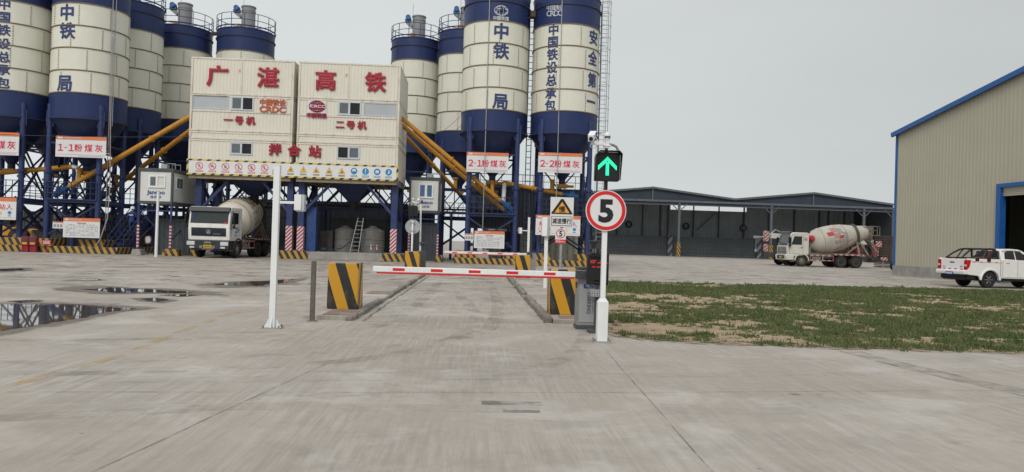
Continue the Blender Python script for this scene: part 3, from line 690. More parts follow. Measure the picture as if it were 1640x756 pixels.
def silo_emblem(root, X, Y, R, px, py, wd):
    a, z = on_cyl(px, py, X, Y, R); f = cylmap(X, Y, R+.012, a, z); mb = MB(); emblem(mb, f, wd)
    mb.text('CRCC', f, wd*.15, wd*.06, 0, .03, 1, .03, 1.5)
    mb.text('中国铁建', f, wd*.27, 0, -wd*.54, .015, 0, .03, width=wd*1.12)
    mb.build('emblem', [TXTW, NAVYL], root, smooth=False)
ZL = dict(zt=15.38, zb=9.86, zf=8.28, zcap=17.3)
X1, Y1 = -25.05, 49.5
s = make_silo('front left fly ash silo with large 中铁 lettering, cone above the 1-1 sign', X1, Y1, 2.2, seed=1, rail=True, **ZL)
silo_text(s, X1, Y1, 2.2, [('中', 107, 19.7, .98), ('铁', 107.4, 49, .98), ('局', 102.5, 133, 1.0)], TXTB)
X2, Y2 = -29.75, 49.5
s2 = make_silo('leftmost silo cut by the photo edge, narrow column of navy lettering', X2, Y2, 2.2, seed=2, rail=False, **ZL)
silo_text(s2, X2, Y2, 2.2, [(c, 7.2-.35*i, y/3.148, .66) for i, (c, y) in enumerate(zip('中国铁设总承包', (22, 86, 152, 220, 288, 352, 418)))], TXTB)
ZB = dict(zt=15.45, zb=10.0, zf=8.35, zcap=17.35)
make_silo('plain silo directly behind the one with the large 中铁 lettering on the left', -25.05, 54.9, 2.15, seed=3, rail=True, **ZB)
make_silo('plain silo hidden behind the leftmost silo, seen through the gap beside it', -29.9, 54.9, 2.15, seed=4, rail=False, **ZB)
ZK = dict(zt=15.45, zb=10.0, zf=8.4, zcap=17.15)
make_silo('plain back silo between the left front silos and the tower, partly hidden', -23.35, 60, 2.15, seed=5, **ZK)
make_silo('back silo rising just behind the left half of the cream tower', -18.47, 60, 2.15, seed=6, **ZK)
X3, Y3, X4, Y4 = 1.07, 50.5, 5.80, 50.5
ZR = dict(zt=15.75, zb=10.0, zf=8.65, zcap=17.7)
s3 = make_silo('right front silo with white globe emblem and big 中铁 lettering above the 2-1 sign', X3, Y3, 2.2, seed=7, rail=False, legs=1.55, **ZR)
silo_text(s3, X3, Y3, 2.2, [('中', 803, 50, 1.02), ('铁', 803, 82, .98), ('局', 801, 162, 1.0)], TXTB)
silo_emblem(s3, X3, Y3, 2.2, 803, 17, .92)
s4 = make_silo('rightmost silo with two columns of navy lettering and a caged ladder', X4, Y4, 2.25, seed=8, rail=False, legs=1.6, **{**ZR, 'zb': 10.08})
silo_text(s4, X4, Y4, 2.25, [(c, 886.5-1.0*i*.9, y/3.15, .74) for i, (c, y) in enumerate(zip('中国铁设总承包', (150, 212, 275, 340, 405, 470, 532)))], TXTB)
silo_text(s4, X4, Y4, 2.25, [(c, 951-1.2*i, y/3.15, .92) for i, (c, y) in enumerate(zip('安全第一', (190, 295, 405, 515)))], TXTB)
silo_text(s4, X4, Y4, 2.25, [(c, 879+6.1*i, y, .34) for i, (c, y) in enumerate(zip('中国铁设', (12.8, 12.5, 12.3, 12)))], TXTW, bold=.005)
silo_text(s4, X4, Y4, 2.25, [(c, 879+6.1*i, y, .36) for i, (c, y) in enumerate(zip('CRDC', (21.8, 21.5, 21.2, 20.9)))], TXTW, bold=.005)
ZQ = dict(zt=15.6, zb=9.9, zf=8.3, zcap=17.3)
make_silo('plain back silo just right of the tower roof with railing and grey dust filter', -5.2, 61, 1.95, seed=9, **ZQ)
make_silo('plain back silo squeezed between the tower side and the globe emblem silo', -1.3, 59.5, 1.95, seed=10, **{**ZQ, 'zt': 15.85, 'zcap': 17.7})
# caged ladder on the rightmost silo
root = s4
lxp, lyp = X4+2.62, Y4-.1
m = MB()
for dx in (-.22, .22): m.bar((lxp+dx, lyp, 0.2), (lxp+dx, lyp, 19.2), .045)
for i in range(62): m.bar((lxp-.22, lyp, .5+i*.3), (lxp+.22, lyp, .5+i*.3), .03)
for z in (6, 9, 12, 15, 17): m.bar((X4+2.2, Y4-.1, z), (lxp, lyp, z), .05)
m.build('ladder', GALV, root)
m = MB()
for i in range(21):
    z = 2.6+i*.8; m.tube([(lxp+.38*cos(t)*1.0, lyp-.02-.62*max(sin(t), 0)*1.0, z) for t in [pi*k/10 for k in range(11)]], .018, 6)
for t in (0, pi*.25, pi*.5, pi*.75, pi): m.bar((lxp+.38*cos(t), lyp-.62*sin(t), 2.6), (lxp+.38*cos(t), lyp-.62*sin(t), 19), .022)
m.build('ladder_cage', GALV, root)
# thin downpipes (fill lines) on silo fronts
def fill_pipe(root, X, Y, R, px, py, z1, z0=1.0, mt=GALV):
    a, z = on_cyl(px, py, X, Y, R); m = MB()
    m.tube([(X+(R+.09)*sin(a), Y-(R+.09)*cos(a), z1), (X+(R+.09)*sin(a), Y-(R+.09)*cos(a), z0)], .028, 6); m.build('fill_pipe', mt, root)
fill_pipe(s, X1, Y1, 2.2, 178, 60, 17.3, 1.4); fill_pipe(s, X1, Y1, 2.2, 183, 60, 17.3, 8)
fill_pipe(s3, X3, Y3, 2.2, 783, 60, 17.7, 2); fill_pipe(s4, X4, Y4, 2.25, 899, 60, 17.7, 2); fill_pipe(s4, X4, Y4, 2.25, 961.5, 80, 17.7, 1, NAVY)
m = MB(); m.box(X3+2.2, X4-2.2, Y3-.9, Y3-.3, 16.5, 16.9); m.bar((X3+2.1, Y3-.6, 16.5), (X4-2.1, Y3-.6, 16.5), .12); m.build('catwalk', RUSTB, s3)
m = MB()
for dx in (-.16, .16): m.bar((3.45+dx, Y3-.2, 1), (3.45+dx, Y3-.2, 16.8), .06)
for i in range(40): m.bar((3.29, Y3-.2, 1.2+.4*i), (3.61, Y3-.2, 1.2+.4*i), .04)
m.build('gap_ladder', NAVYD, s3)
m = MB()
for dx in (-.16, .16): m.bar((-27.4+dx, 50.3, 1), (-27.4+dx, 50.3, 16.8), .06)
for i in range(40): m.bar((-27.56, 50.3, 1.2+.4*i), (-27.24, 50.3, 1.2+.4*i), .05)
m.build('gap_ladder', NAVYD, s)
m = MB(); m.box(-19.1-1.9, -19.1-1.3, 59.6, 60.0, 17.0, 17.2); m.build('catwalk', RUSTB, [o for o in bpy.data.objects if o.get('label', '').startswith('back silo rising')][0])

# hazard striped plinths and leg footings
def plinth(label, x0, x1, y0, y1, h, legs, grp='hazard striped plinths'):
    root = thing('plinth', label, 'plinth', ((x0+x1)/2, y0, 0), 0, grp)
    m = MB(); m.box(x0, x1, y0, y0+.25, 0, h); m.box(x1-.25, x1, y0+.25, y1, 0, h); m.box(x0, x0+.25, y0+.25, y1, 0, h); m.build('kerb_wall', HAZ, root, bevel=.015)
    m = MB(); m.box(x0+.25, x1-.25, y0+.25, y1, 0, h-.12); m.build('slab', CONC, root)
    for (x, y) in legs:
        m = MB(); m.box(x-.75, x+.75, y-.75, y+.75, h-.12, h+.42); m.build('footing', HAZ, root, bevel=.015)
plinth('long low yellow and black striped plinth under the left silos', -33.5, -21.3, 45.9, 52.5, .40, [(X1-1.54, Y1-1.54), (X1+1.54, Y1-1.54), (X2+1.54, Y2-1.54), (X2-1.54, Y2-1.54)])
plinth('low striped plinth under the silo with the 2-1 sign', -1.35, 2.85, 47.9, 52.3, .38, [(X3-1.55, Y3-1.55), (X3+1.55, Y3-1.55)])
plinth('low striped plinth under the silo with the 2-2 sign', 3.6, 8.0, 47.9, 52.3, .38, [(X4-1.6, Y4-1.6), (X4+1.6, Y4-1.6)])

# sign boards on the silos
def board(label, x0, x1, z0, z1, y, paint, name='sign_board', cat='sign', group=None, hdr=.17):
    root = thing(name, label, cat, ((x0+x1)/2, y, z0), 0, group)
    m = MB(); m.box(x0, x1, y, y+.04, z0, z1); m.build('panel', WHITEB, root)
    H = z1-z0; W = x1-x0; f = planar(((x0+x1)/2, y, (z0+z1)/2))
    if hdr:
        m = MB(); m.rect(-W/2, W/2, H/2-H*hdr, H/2, f, .0, .008); hd = m.build('header_band', SIGNO, root)
        m = MB(); m.rect(-W*.46, -W*.36, H/2-H*hdr*.72, H/2-H*hdr*.28, f, .008, .014); m.text('中国铁设工程总承包', f, H*hdr*.42, -W*.34, H/2-H*hdr*.5, .016, 0, .01, align='l', width=W*.34); m.build('header_print', WHITEB, hd, smooth=False)
    paint(root, f, W, H)
    m = MB()
    for sx in (-1, 1): m.box((x0+x1)/2+sx*(W/2-.12)-.03, (x0+x1)/2+sx*(W/2-.12)+.03, y+.04, y+.16, z0+.05, z1+.12)
    m.build('bracket', NAVYD, root)
    return root
def ash(txt):
    def p(root, f, W, H):
        m = MB(); h = H*.36; a, b = txt
        
        for c, u in zip(a+b, (-.40, -.30, -.19, -.05, .153, .357)):
            if c == '-': m.rect(W*u-.07, W*u+.07, -H*.07, -H*.035, f, 0, .012)
            else: m.text({'1': '１', '2': '２'}.get(c, c), f, h*(1.12 if ord(c) < 128 else .98), W*u, -H*.05, .012, 0, .03 if ord(c) < 128 else .022)
        m.build('lettering', SIGNR, root, smooth=False)
        m = MB(); m.rect(-W*.485, W*.485, -H*.385, -H*.375, f, .0, .006); m.build('rule_line', SIGNR, root)
        m = MB()
        for i in range(14): m.rect(-W*.05+i*W*.036, -W*.05+i*W*.036+W*.026, -H*.455, -H*.425, f, .0, .006)
        m.build('small_print', TXTG, root)
    return p
b = [V(88.3, 216.5, 47.35), V(167.7, 254, 47.35)]
board('red 1-1 fly ash sign board under the left front silo', -25.95, -22.92, 5.88, 7.17, 47.5, ash(('1-1', '粉煤灰')), group='silo name boards')
board('fly ash sign board cut by the left photo edge', -31.2, -28.15, 5.85, 7.25, 47.5, ash(('1-2', '粉煤灰')), group='silo name boards')
board('red 2-1 fly ash sign board under the silo with globe emblem', -.66, 2.05, 5.93, 7.22, 48.55, ash(('2-1', '粉煤灰')), group='silo name boards')
board('red 2-2 fly ash sign board under the rightmost silo', 3.98, 6.86, 6.06, 7.36, 48.5, ash(('2-2', '粉煤灰')), group='silo name boards')
def info(root, f, W, H):
    m = MB(); m.text('粉煤灰标识牌', f, H*.07, 0, H*.24, .008, 0, .02); m.build('title', SIGNR, root, smooth=False)
    m = MB(); r = random.Random(int(W*1000))
    for j in range(6):
        v = H*.12-j*H*.105
        m.rect(-W*.44, W*.44, v-H*.004, v+H*.004, f, 0, .004)
        u = -W*.42
        while u < W*.38:
            wd = r.uniform(.03, .12)*W
            if r.random() < .75: m.rect(u, min(u+wd, W*.43), v+H*.03, v+H*.055, f, 0, .004)
            u += wd+W*.03
    for u in (-.44, -.2, .05, .28, .44): m.rect(W*u-.004, W*u+.004, -H*.405, H*.12, f, 0, .004)
    m.ring(-W*.33, H*.02, H*.12, H*.12, H*.012, f, 0, .005); m.build('printed_table', TXTG, root)
board('white data board with orange header in front of the left silo, low on the plinth', -24.9, -22.74, .93, 2.12, 46.7, info, 'info_board', 'notice', 'data boards')
board('white data board with orange header standing below the 2-1 sign', -.02, 1.92, 1.02, 2.12, 48.05, info, 'info_board', 'notice', 'data boards')
def small(root, f, W, H):
    m = MB()
    for u in (-.3, 0, .3):
        m.rect(W*u-W*.11, W*u+W*.11, -H*.3, H*.12, f, 0, .004)
    m.build('notice_slip', TXTG, root)
board('small three slip notice board left of the data board on the left plinth', -25.58, -24.95, 1.45, 1.86, 46.8, small, 'notice_board', 'notice', 'small notice boards', .16)
board('small three slip notice board left of the data board under the 2-1 sign', -.62, -.06, 1.48, 1.92, 48.15, small, 'notice_board', 'notice', 'small notice boards', .16)
def nostand(root, f, W, H):
    m = MB(); m.text('机下禁止站人', f, H*.24, 0, H*.08, .01, 0, .012, width=W*.86); m.build('lettering', SIGNR, root, smooth=False)
    m = MB()
    for u in (-.4, -.2): m.ring(W*u, -H*.19, H*.085, H*.085, H*.018, f, 0, .006, 0); m.rect(W*u-H*.06, W*u+H*.06, -H*.34, -H*.30, f, 0, .006, 0)
    m.build('ban_icon', SIGNR, root)
    m = MB()
    for u in (.0, .18): m.poly([(W*u-H*.09, -H*.26), (W*u+H*.09, -H*.26), (W*u, -H*.10)], f, 0, .006)
    m.build('warning_icon', YEL, root)
    m = MB(); m.disc(W*.37, -H*.18, H*.08, f, 0, .006); m.rect(W*.37-H*.07, W*.37+H*.07, -H*.34, -H*.30, f, 0, .006); m.build('mandatory_icon', CYAN, root)
    m = MB(); m.rect(-W*.48, W*.48, -H*.41, -H*.40, f, 0, .005); m.build('rule_line', SIGNR, root)
board('safety board with red lettering cut by the left photo edge, below the railing', -30.7, -27.82, 1.88, 3.22, 46.9, nostand, 'safety_board', 'sign', 'no standing safety boards')
board('safety board with red lettering behind the yellow triangle road sign', 3.9, 6.78, 1.98, 3.26, 48.0, nostand, 'safety_board', 'sign', 'no standing safety boards')
# fire boxes and little red notice on the left plinth
def firebox(px, lab):
    p = V(px, 394, 45.75); root = thing('fire_box', lab, 'fire box', (p.x, 45.78, 0), 0, 'red fire boxes'); x = p.x
    m = MB(); m.box(x-.21, x+.21, 45.45, 45.75, .40, .92); m.box(x-.19, x+.19, 45.5, 45.7, 0, .40); m.build('case', mat('fire_box_red', (.22, .014, .028), .5, var=.2), root, bevel=.01)
    m = MB(); m.box(x-.15, x+.15, 45.435, 45.449, .62, .84); m.build('glass_door', GREYD, root)
    m = MB(); m.box(x-.13, x+.13, 45.435, 45.449, .46, .58); m.build('notice', WORG, root)
firebox(44, 'left one of the two red fire extinguisher boxes at the striped plinth'); firebox(56.5, 'right one of the two red fire extinguisher boxes at the striped plinth')
p = V(76, 387, 45.8); root = thing('red_notice', 'small red and white notice plate on the left plinth beside the fire boxes', 'notice', (p.x, 45.8, .4))
m = MB(); m.box(p.x-.26, p.x+.26, 45.72, 45.75, .46, .74); m.box(p.x-.02, p.x+.02, 45.75, 45.78, 0.0, .5); m.build('plate', PRED, root)
m = MB()
for z in (.52, .59, .66): m.box(p.x-.2, p.x+.18, 45.71, 45.719, z, z+.03)
m.build('print', WHITE, root)

# amber screw conveyors
def conveyor(label, a, b, r=.16, motor=True, drop=None):
    a, b = Vector(a), Vector(b); root = thing('screw_conveyor', label, 'screw conveyor', b, 0, 'amber screw conveyors')
    m = MB(); m.cyl(a, b, r, n=16)
    d = (b-a); Ln = d.length; d.normalize()
    m.build('tube', AMBER, root)
    k = max(2, int(Ln/3))
    for i in range(1, k): q = a+d*(Ln*i/k); m = MB(); m.cyl(q-d*.05, q+d*.05, r+.06, n=16); m.build('flange', AMBER, root)
    if motor:
        m = MB(); e = b+d*.35; m.cyl(b, e, r*.8, n=14); m.cyl(e, e+d*.75, r*1.25, n=14); m.obox(e+d*.35+Vector((0, 0, .2)), .3, .3, .25); m.build('drive_motor', MOTOR, root)
        q = b-d*.7; m = MB(); m.cyl(q, q+Vector((0, .05, .75)), .13, n=12); m.cyl(q+Vector((0, 0, .75)), q+Vector((0, 0, .85)), .19, n=12); m.build('inlet_spout', AMBER, root)
    return root
conveyor('long amber screw conveyor sloping from under the 1-1 silo up to the tower side', V(309, 184, 48.6), V(111, 299, 48.9))
conveyor('second lower amber screw conveyor running from the back silos to the tower left side', V(309, 206, 51), V(176, 306, 55))
conveyor('near level amber screw conveyor crossing the legs at the far left', V(-30, 279.5, 49.3), V(116, 267, 49.3), .15, False)
conveyor('upper of the parallel amber screw conveyors right of the tower', V(642, 188, 48.6), V(801, 321, 49.6), .15)
conveyor('lower of the parallel amber screw conveyors right of the tower', V(642, 199, 49.4), V(806, 336, 51.0), .15)
conveyor('short steep amber screw conveyor behind the right cabin', V(645, 214, 52), V(737, 311, 57), .15)
conveyor('gently sloping amber screw conveyor between the 2-1 and 2-2 silos', V(805, 292, 49.9), V(900, 311, 50.2), .14, True)
m = MB(); p = V(116, 267, 49.3); m.tube([p, p+Vector((.3, 0, -.05)), p+Vector((.4, 0, -.4)), p+Vector((.35, 0, -1.3))], .14, 10); tag(m.build('discharge_spout', WHITE, loc=p), 'pale hanging discharge sleeve at the end of the level amber tube', 'spout', 'discharge sleeves')
m = MB(); p = V(808, 293, 49.9); m.tube([p, p+Vector((-.02, 0, -.8)), p+Vector((-.05, 0, -1.3))], .14, 10); tag(m.build('discharge_spout', WHITE, loc=p), 'pale discharge sleeve at the low end of the 2-2 conveyor', 'spout', 'discharge sleeves')

# ================================================================== MIXING TOWERS
TY, TB = 47.0, 52.2
def window(root, x0, x1, z0, z1, y, openside='r', my=None, fr=ALU, dark=GLASSD, gl=None):
    t = .07; mid = (x0+x1)/2
    m = MB(); m.box(x0, x1, y-.05, y+.06, z1-t, z1); m.box(x0, x1, y-.07, y+.06, z0, z0+t)
    m.box(x0, x0+t, y-.05, y+.06, z0+t, z1-t); m.box(x1-t, x1, y-.05, y+.06, z0+t, z1-t); m.box(mid-t*.6, mid+t*.6, y-.045, y+.06, z0+t, z1-t)
    wf = m.build('window', fr, root)
    for a, b, od in ((x0+t, mid-t*.6, openside == 'l'), (mid+t*.6, x1-t, openside == 'r')):
        m = MB()
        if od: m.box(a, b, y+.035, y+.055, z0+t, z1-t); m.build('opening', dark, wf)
        else:
            m.box(a, b, y-.005, y+.01, z0+t, z1-t); m.build('pane', gl or GLASS, wf)
            m = MB(); s_ = .035
            m.box(a, b, y-.03, y-.006, z1-t-s_, z1-t); m.box(a, b, y-.03, y-.006, z0+t, z0+t+s_); m.box(a, a+s_, y-.03, y-.006, z0+t+s_, z1-t-s_); m.box(b-s_, b, y-.03, y-.006, z0+t+s_, z1-t-s_); m.build('sash', fr, wf)
    return wf
def tower(label, x0, x1, win, low, pan, side):
    root = thing('mixing_tower', label, 'mixing tower', ((x0+x1)/2, TY+2.5, 0), 0, 'mixing towers')
    ztops = [(5.15, 7.22), (7.24, 7.72), (7.74, 9.98), (10.0, 12.28)]
    for i, (z0, z1) in enumerate(ztops):
        m = MB(); y = TY; holes = []
        if i == 0: holes = [low]
        if i == 2: holes = [win, pan]
        xa = x0+.14; segs = []
        # corrugated front, with cut-outs for the windows
        hs = sorted(holes); cur = xa
        for (hx0, hx1, hz0, hz1) in hs:
            if hx0 > cur+.05: segs.append((cur, hx0, z0+.1, z1-.1))
            segs.append((hx0, hx1, z0+.1, hz0)); segs.append((hx0, hx1, hz1, z1-.1)); cur = hx1
        if x1-.14 > cur+.05: segs.append((cur, x1-.14, z0+.1, z1-.1))
        for a, b, c, d in segs:
            if d-c > .02: corr(m, a, b, c, d, y+.02, .21, .016)
        # sides and back, roof
        k = MB(); corr(k, TY+.14, TB-.1, z0+.1, z1-.1, 0, .26, .03)
        for sx, xx in ((1, x1-.03), (-1, x0+.03)):
            vs = [(xx+sx*(-v[1]-.0)*1, v[0], v[2]) for v in k.v]; m.add(vs, k.f)
        m.add([(x0, TB, z0), (x1, TB, z0), (x1, TB, z1), (x0, TB, z1)], [(0, 1, 2, 3)])
        m.add([(x0+.1, TY+.1, z1-.02), (x1-.1, TY+.1, z1-.02), (x1-.1, TB, z1-.02), (x0+.1, TB, z1-.02)], [(0, 1, 2, 3)])
        m.add([(x0+.1, TY+.1, z0+.02), (x1-.1, TY+.1, z0+.02), (x1-.1, TB, z0+.02), (x0+.1, TB, z0+.02)], [(0, 1, 2, 3)])
        body = m.build('container', BOXC, root, smooth=False)
        m = MB(); t = .13
        m.box(x0, x1, TY-.02, TY+.1, z1-t*.8, z1); m.box(x0, x1, TY-.02, TY+.1, z0, z0+t*.8)
        for xx in (x0, x1-t): m.box(xx, xx+t, TY-.015, TY+.1, z0+t*.8, z1-t*.8)
        for xx in (x0-.005, x1-.075): m.box(xx, xx+.08, TY+.1, TB, z1-t*.8, z1-.003); m.box(xx, xx+.08, TY+.1, TB, z0+.003, z0+t*.8); m.box(xx, xx+.08, TB-.12, TB+.01, z0+t*.8, z1-t*.8)
        m.build('corner_frame', BOXR, body, bevel=.01, seg=1)
    if True:   # mid strip trim around the window band and door bar on top box
        m = MB(); m.box(x0+.13, x1-.13, TY-.03, TY+.02, win[2]-.14, win[2]-.05); m.build('sill_strip', BOXR, root)
        m = MB(); xm = (x0+x1)/2-.05; m.box(xm-.025, xm+.025, TY-.02, TY+.03, 10.12, 12.16); m.build('seam_strip', BOXR, root)
        m = MB(); m.box(xm-.19, xm-.11, TY-.03, TY+.0, 11.45, 11.62); m.build('door_tag', WORG, root)
    window(root, *win, TY+.02, 'r'); window(root, *low, TY+.02, 'r' if side == 'l' else 'l')
    m = MB(); m.box(pan[0], pan[1], TY+.015, TY+.03, pan[2], pan[3]); fp = m.build('fixed_panel', FROST, root)
    m = MB(); t = .045
    m.box(pan[0], pan[1], TY-.02, TY+.014, pan[3]-t, pan[3]); m.box(pan[0], pan[1], TY-.02, TY+.014, pan[2], pan[2]+t); m.box(pan[0], pan[0]+t, TY-.02, TY+.014, pan[2]+t, pan[3]-t); m.box(pan[1]-t, pan[1], TY-.02, TY+.014, pan[2]+t, pan[3]-t)
    m.build('panel_frame', ALU, fp)
    # floor frame
    m = MB(); m.box(x0+.05, x1-.05, TY+.02, TY+.2, 4.80, 5.14); m.box(x0+.05, x1-.05, TB-.3, TB-.1, 4.80, 5.14)
    for i in range(8): xx = x0+.3+i*(x1-x0-.7)/7; m.box(xx, xx+.14, TY+.2, TB-.3, 4.86, 5.12)
    for xx in (x0+.05, x1-.2): m.box(xx, xx+.15, TY+.2, TB-.3, 4.82, 5.13)
    m.build('floor_frame', TAN, root)
    return root
def legs_for(root, xs, stripes_on=(True, True)):
    for (x, on) in zip(xs, stripes_on):
        for yy in (TY+.75, TB-.8):
            m = MB(); m.box(x-.19, x+.19, yy-.19, yy+.19, .0, 4.8); lg = m.build('leg', NAVY, root, bevel=.01)
            if on and yy < 49: m = MB(); m.box(x-.2, x+.2, yy-.2, yy+.2, .52, 2.05); m.build('reflective_wrap', RWS, lg)
        bars('side_brace', [((x, TY+.9, 2.6), (x, TB-1, 4.7)), ((x, TB-.9, 2.6), (x, TY+.9, 4.7))], .14, NAVYD, root)
    xa, xb = xs
    for yy in (TY+.75, TB-.8):
        bars('knee_brace', [((xa+.15, yy, 3.0), (xa+1.75, yy, 4.75)), ((xb-.15, yy, 3.0), (xb-1.75, yy, 4.75))], .17, NAVY if yy < 49 else NAVYD, root)
    bars('tie_beam', [((xa, TB-.8, 3.3), (xb, TB-.8, 3.3))], .16, NAVYD, root)
TX = (-17.74, -11.46, -11.20, -4.92)
tl = tower('left cream container tower with orange lettering beside its upper window', TX[0], TX[1], (-15.27, -13.88, 9.08, 9.93), (-15.22, -13.86, 6.34, 7.1), (-17.58, -15.42, 9.10, 9.92), 'l')
tr = tower('right cream container tower with maroon globe emblem beside its upper window', TX[2], TX[3], (-8.72, -7.30, 9.03, 9.88), (-8.69, -7.28, 6.31, 7.1), (-7.15, -5.06, 9.05, 9.87), 'r')
legs_for(tl, (-17.25, -11.62), (False, True)); legs_for(tr, (-10.92, -5.12))
m = MB(); m.box(-10.66, -10.05, TY+1.0, TY+1.7, .45, 3.3); m.build('cable_duct', mat('duct_blue', (.022, .06, .20), .45, dirt=.3), tr)
def hopper(root, x, z0, zb):
    m = MB(); y = TY+2.6; top, bot = 1.25, .3
    m.add([(x+a*t, y+b*t, z) for z, t in ((z0, top), (zb, bot)) for a, b in ((-1, -1), (1, -1), (1, 1), (-1, 1))], [(0, 1, 5, 4), (1, 2, 6, 5), (2, 3, 7, 6), (3, 0, 4, 7), (0, 3, 2, 1), (4, 5, 6, 7)])
    h = m.build('discharge_hopper', NAVYD, root)
    m = MB(); m.cyl((x, y, zb), (x, y, zb-.55), .28, n=16); m.build('rubber_sleeve', RUBBER, h)
hopper(tl, -14.4, 4.85, 3.95); hopper(tr, -8.0, 4.85, 3.75)
def raised(root, items, m, name='character', d=.07, bold=.05, wide=1.05):
    for ch, x, z, h in items: mb = MB(); mb.text(ch, planar((x, TY-.03, z)), h, d=d, bold=bold, wide=wide); mb.build(name, m, root, smooth=False)
raised(tl, [('广', -16.12, 11.16, 1.18), ('湛', -13.05, 11.17, 1.18)], RED); raised(tr, [('高', -9.52, 11.15, 1.18), ('铁', -6.44, 11.16, 1.15)], RED)
raised(tl, [('一', -15.38, 8.46, .5), ('号', -14.72, 8.46, .5), ('机', -14.02, 8.46, .5)], RED, d=.05); raised(tr, [('二', -8.55, 8.44, .5), ('号', -7.90, 8.44, .5), ('机', -7.20, 8.44, .5)], RED, d=.05)
raised(tl, [('拌', -12.47, 6.74, .68), ('合', -11.30, 6.72, .70)], RED, d=.1); raised(tr, [('站', -10.03, 6.70, .70)], RED, d=.07)
def plate(root, x0, x1, z0, z1):
    m = MB(); m.box(x0, x1, TY-.05, TY-.032, z0, z1); return m.build('emblem_plate', WHITEB, root)
pl = plate(tl, -13.52, -11.88, 8.98, 9.86)
m = MB(); f = planar((-12.70, TY-.052, 9.42)); m.text('中国铁设', f, .38, 0, .22, .06, 0, .05, width=1.6); m.text('CRDC', f, .36, 0, -.21, .06, 0, .055, width=1.6); m.build('lettering', ORNG, pl, smooth=False)
pl = plate(tr, -10.58, -9.45, 9.08, 9.86); m = MB(); f = planar((-10.0, TY-.052, 9.50)); emblem(m, f, 1.0, 0, .05)
m.text('CRCC', f, .16, .06, 0, .075, 1, .03, 1.5); m.text('中国铁建', f, .28, 0, -.56, .05, 0, .05, width=1.24); m.build('emblem', [MAROON, WHITEB], pl, smooth=False)
# long safety banner with pictograms
root = thing('safety_banner', 'long white banner with hazard tape edges and safety pictograms across both towers', 'banner', (-11.3, TY-.1, 5.02))
bx0, bx1, bz0, bz1 = -17.78, -4.86, 5.02, 5.98; by = TY-.10
m = MB(); m.box(bx0, bx1, by, by+.05, bz0, bz1); m.build('panel', WHITEB, root)
f = planar(((bx0+bx1)/2, by, (bz0+bz1)/2)); W = bx1-bx0; H = bz1-bz0
m = MB(); m.rect(-W/2, W/2, H/2-.10, H/2, f, .0, .008); m.rect(-W/2, W/2, -H/2, -H/2+.10, f, .0, .008); m.rect(-W/2, -W/2+.12, -H/2+.1, H/2-.1, f, 0, .008); m.rect(W/2-.12, W/2, -H/2+.1, H/2-.1, f, 0, .008); m.build('hazard_border', HAZP, root)
PX = [(174, 's'), (365, 's'), (555, 's'), (748, 's'), (937, 's'), (1129, 's')]
for i, (cx_, _) in enumerate(PX):
    u = V(300+cx_/9.11, 270, by).x-(bx0+bx1)/2; v = .07
    m = MB(); m.ring(u, v, .225, .225, .035, f, 0, .01, 0); c, s_ = cos(-.78), sin(-.78)
    m.poly([(u+a*c-b*s_, v+a*s_+b*c) for a, b in ((-.2, -.016), (.2, -.016), (.2, .016), (-.2, .016))], f, .008, .014, 0)
    m.rect(u-.22, u+.22, -.30, -.20, f, 0, .01, 0); k = i
    # simple figures: a person, a hand, a bottle and so on
    m.disc(u, v+.09, .035, f, 0, .007, 1, 12)
    shp = [[(-.06, .05), (.07, .05), (.03, -.03), (.08, -.12), (.02, -.12), (-.02, -.04), (-.07, -.12)], [(-.11, .05), (.02, .05), (.12, -.02), (.1, -.09), (-.02, -.05), (-.1, -.08)], [(-.09, .06), (.09, .02), (.05, -.1), (-.06, -.12)],
           [(-.05, .06), (.05, .06), (.05, -.13), (-.05, -.13)], [(-.06, .07), (.06, .07), (.07, -.12), (-.07, -.12)], [(-.11, .03), (-.03, .07), (.07, -.06), (.02, -.13), (-.06, -.05)]][k]
    m.poly([(u+a, v+b) for a, b in shp], f, 0, .006, 1)
    for q in range(4): m.rect(u-.19+q*.1, u-.12+q*.1, -.28, -.22, f, .01, .013, 2)
    m.build('prohibition_sign', [SREDR, TXTG, WHITEB], root)
TX_ = [300+1288/9.11] + [470+x/9.11 for x in (-85, 145, 333, 520, 705)]
TX_ = [441.5, 465.5] + [470+x/9.11 for x in (145, 333, 520, 705)]
for i, px in enumerate(TX_):
    u = V(px, 272, by).x-(bx0+bx1)/2; v = .02
    m = MB(); m.poly([(u-.215, v-.15), (u+.215, v-.15), (u, v+.24)], f, 0, .006, 1); m.poly([(u-.175, v-.128), (u+.175, v-.128), (u, v+.19)], f, .006, .010, 0)
    shp = [[(-.03, .08), (.03, .08), (.02, -.03), (-.02, -.03)], [(-.07, .0), (.06, .08), (.05, -.09), (-.05, -.09)], [(-.025, .09), (.025, .09), (.012, -.04), (-.012, -.04)], [(-.08, -.1), (.09, -.1), (.04, 0), (0, .06), (-.05, 0)], [(-.1, -.1), (.1, -.1), (.08, -.02), (-.08, -.02)], [(-.06, -.11), (.07, -.11), (.03, .07), (-.02, .02)]][i]
    m.poly([(u+a, v+b) for a, b in shp], f, .010, .013, 2); m.rect(u-.2, u+.2, -.30, -.20, f, 0, .006, 3)
    for q in range(4): m.rect(u-.17+q*.09, u-.11+q*.09, -.28, -.22, f, .006, .010, 1)
    m.build('warning_sign', [YEL, TXTG, SREDR, mat('olive_caption', (.34, .27, .05), .5)], root)
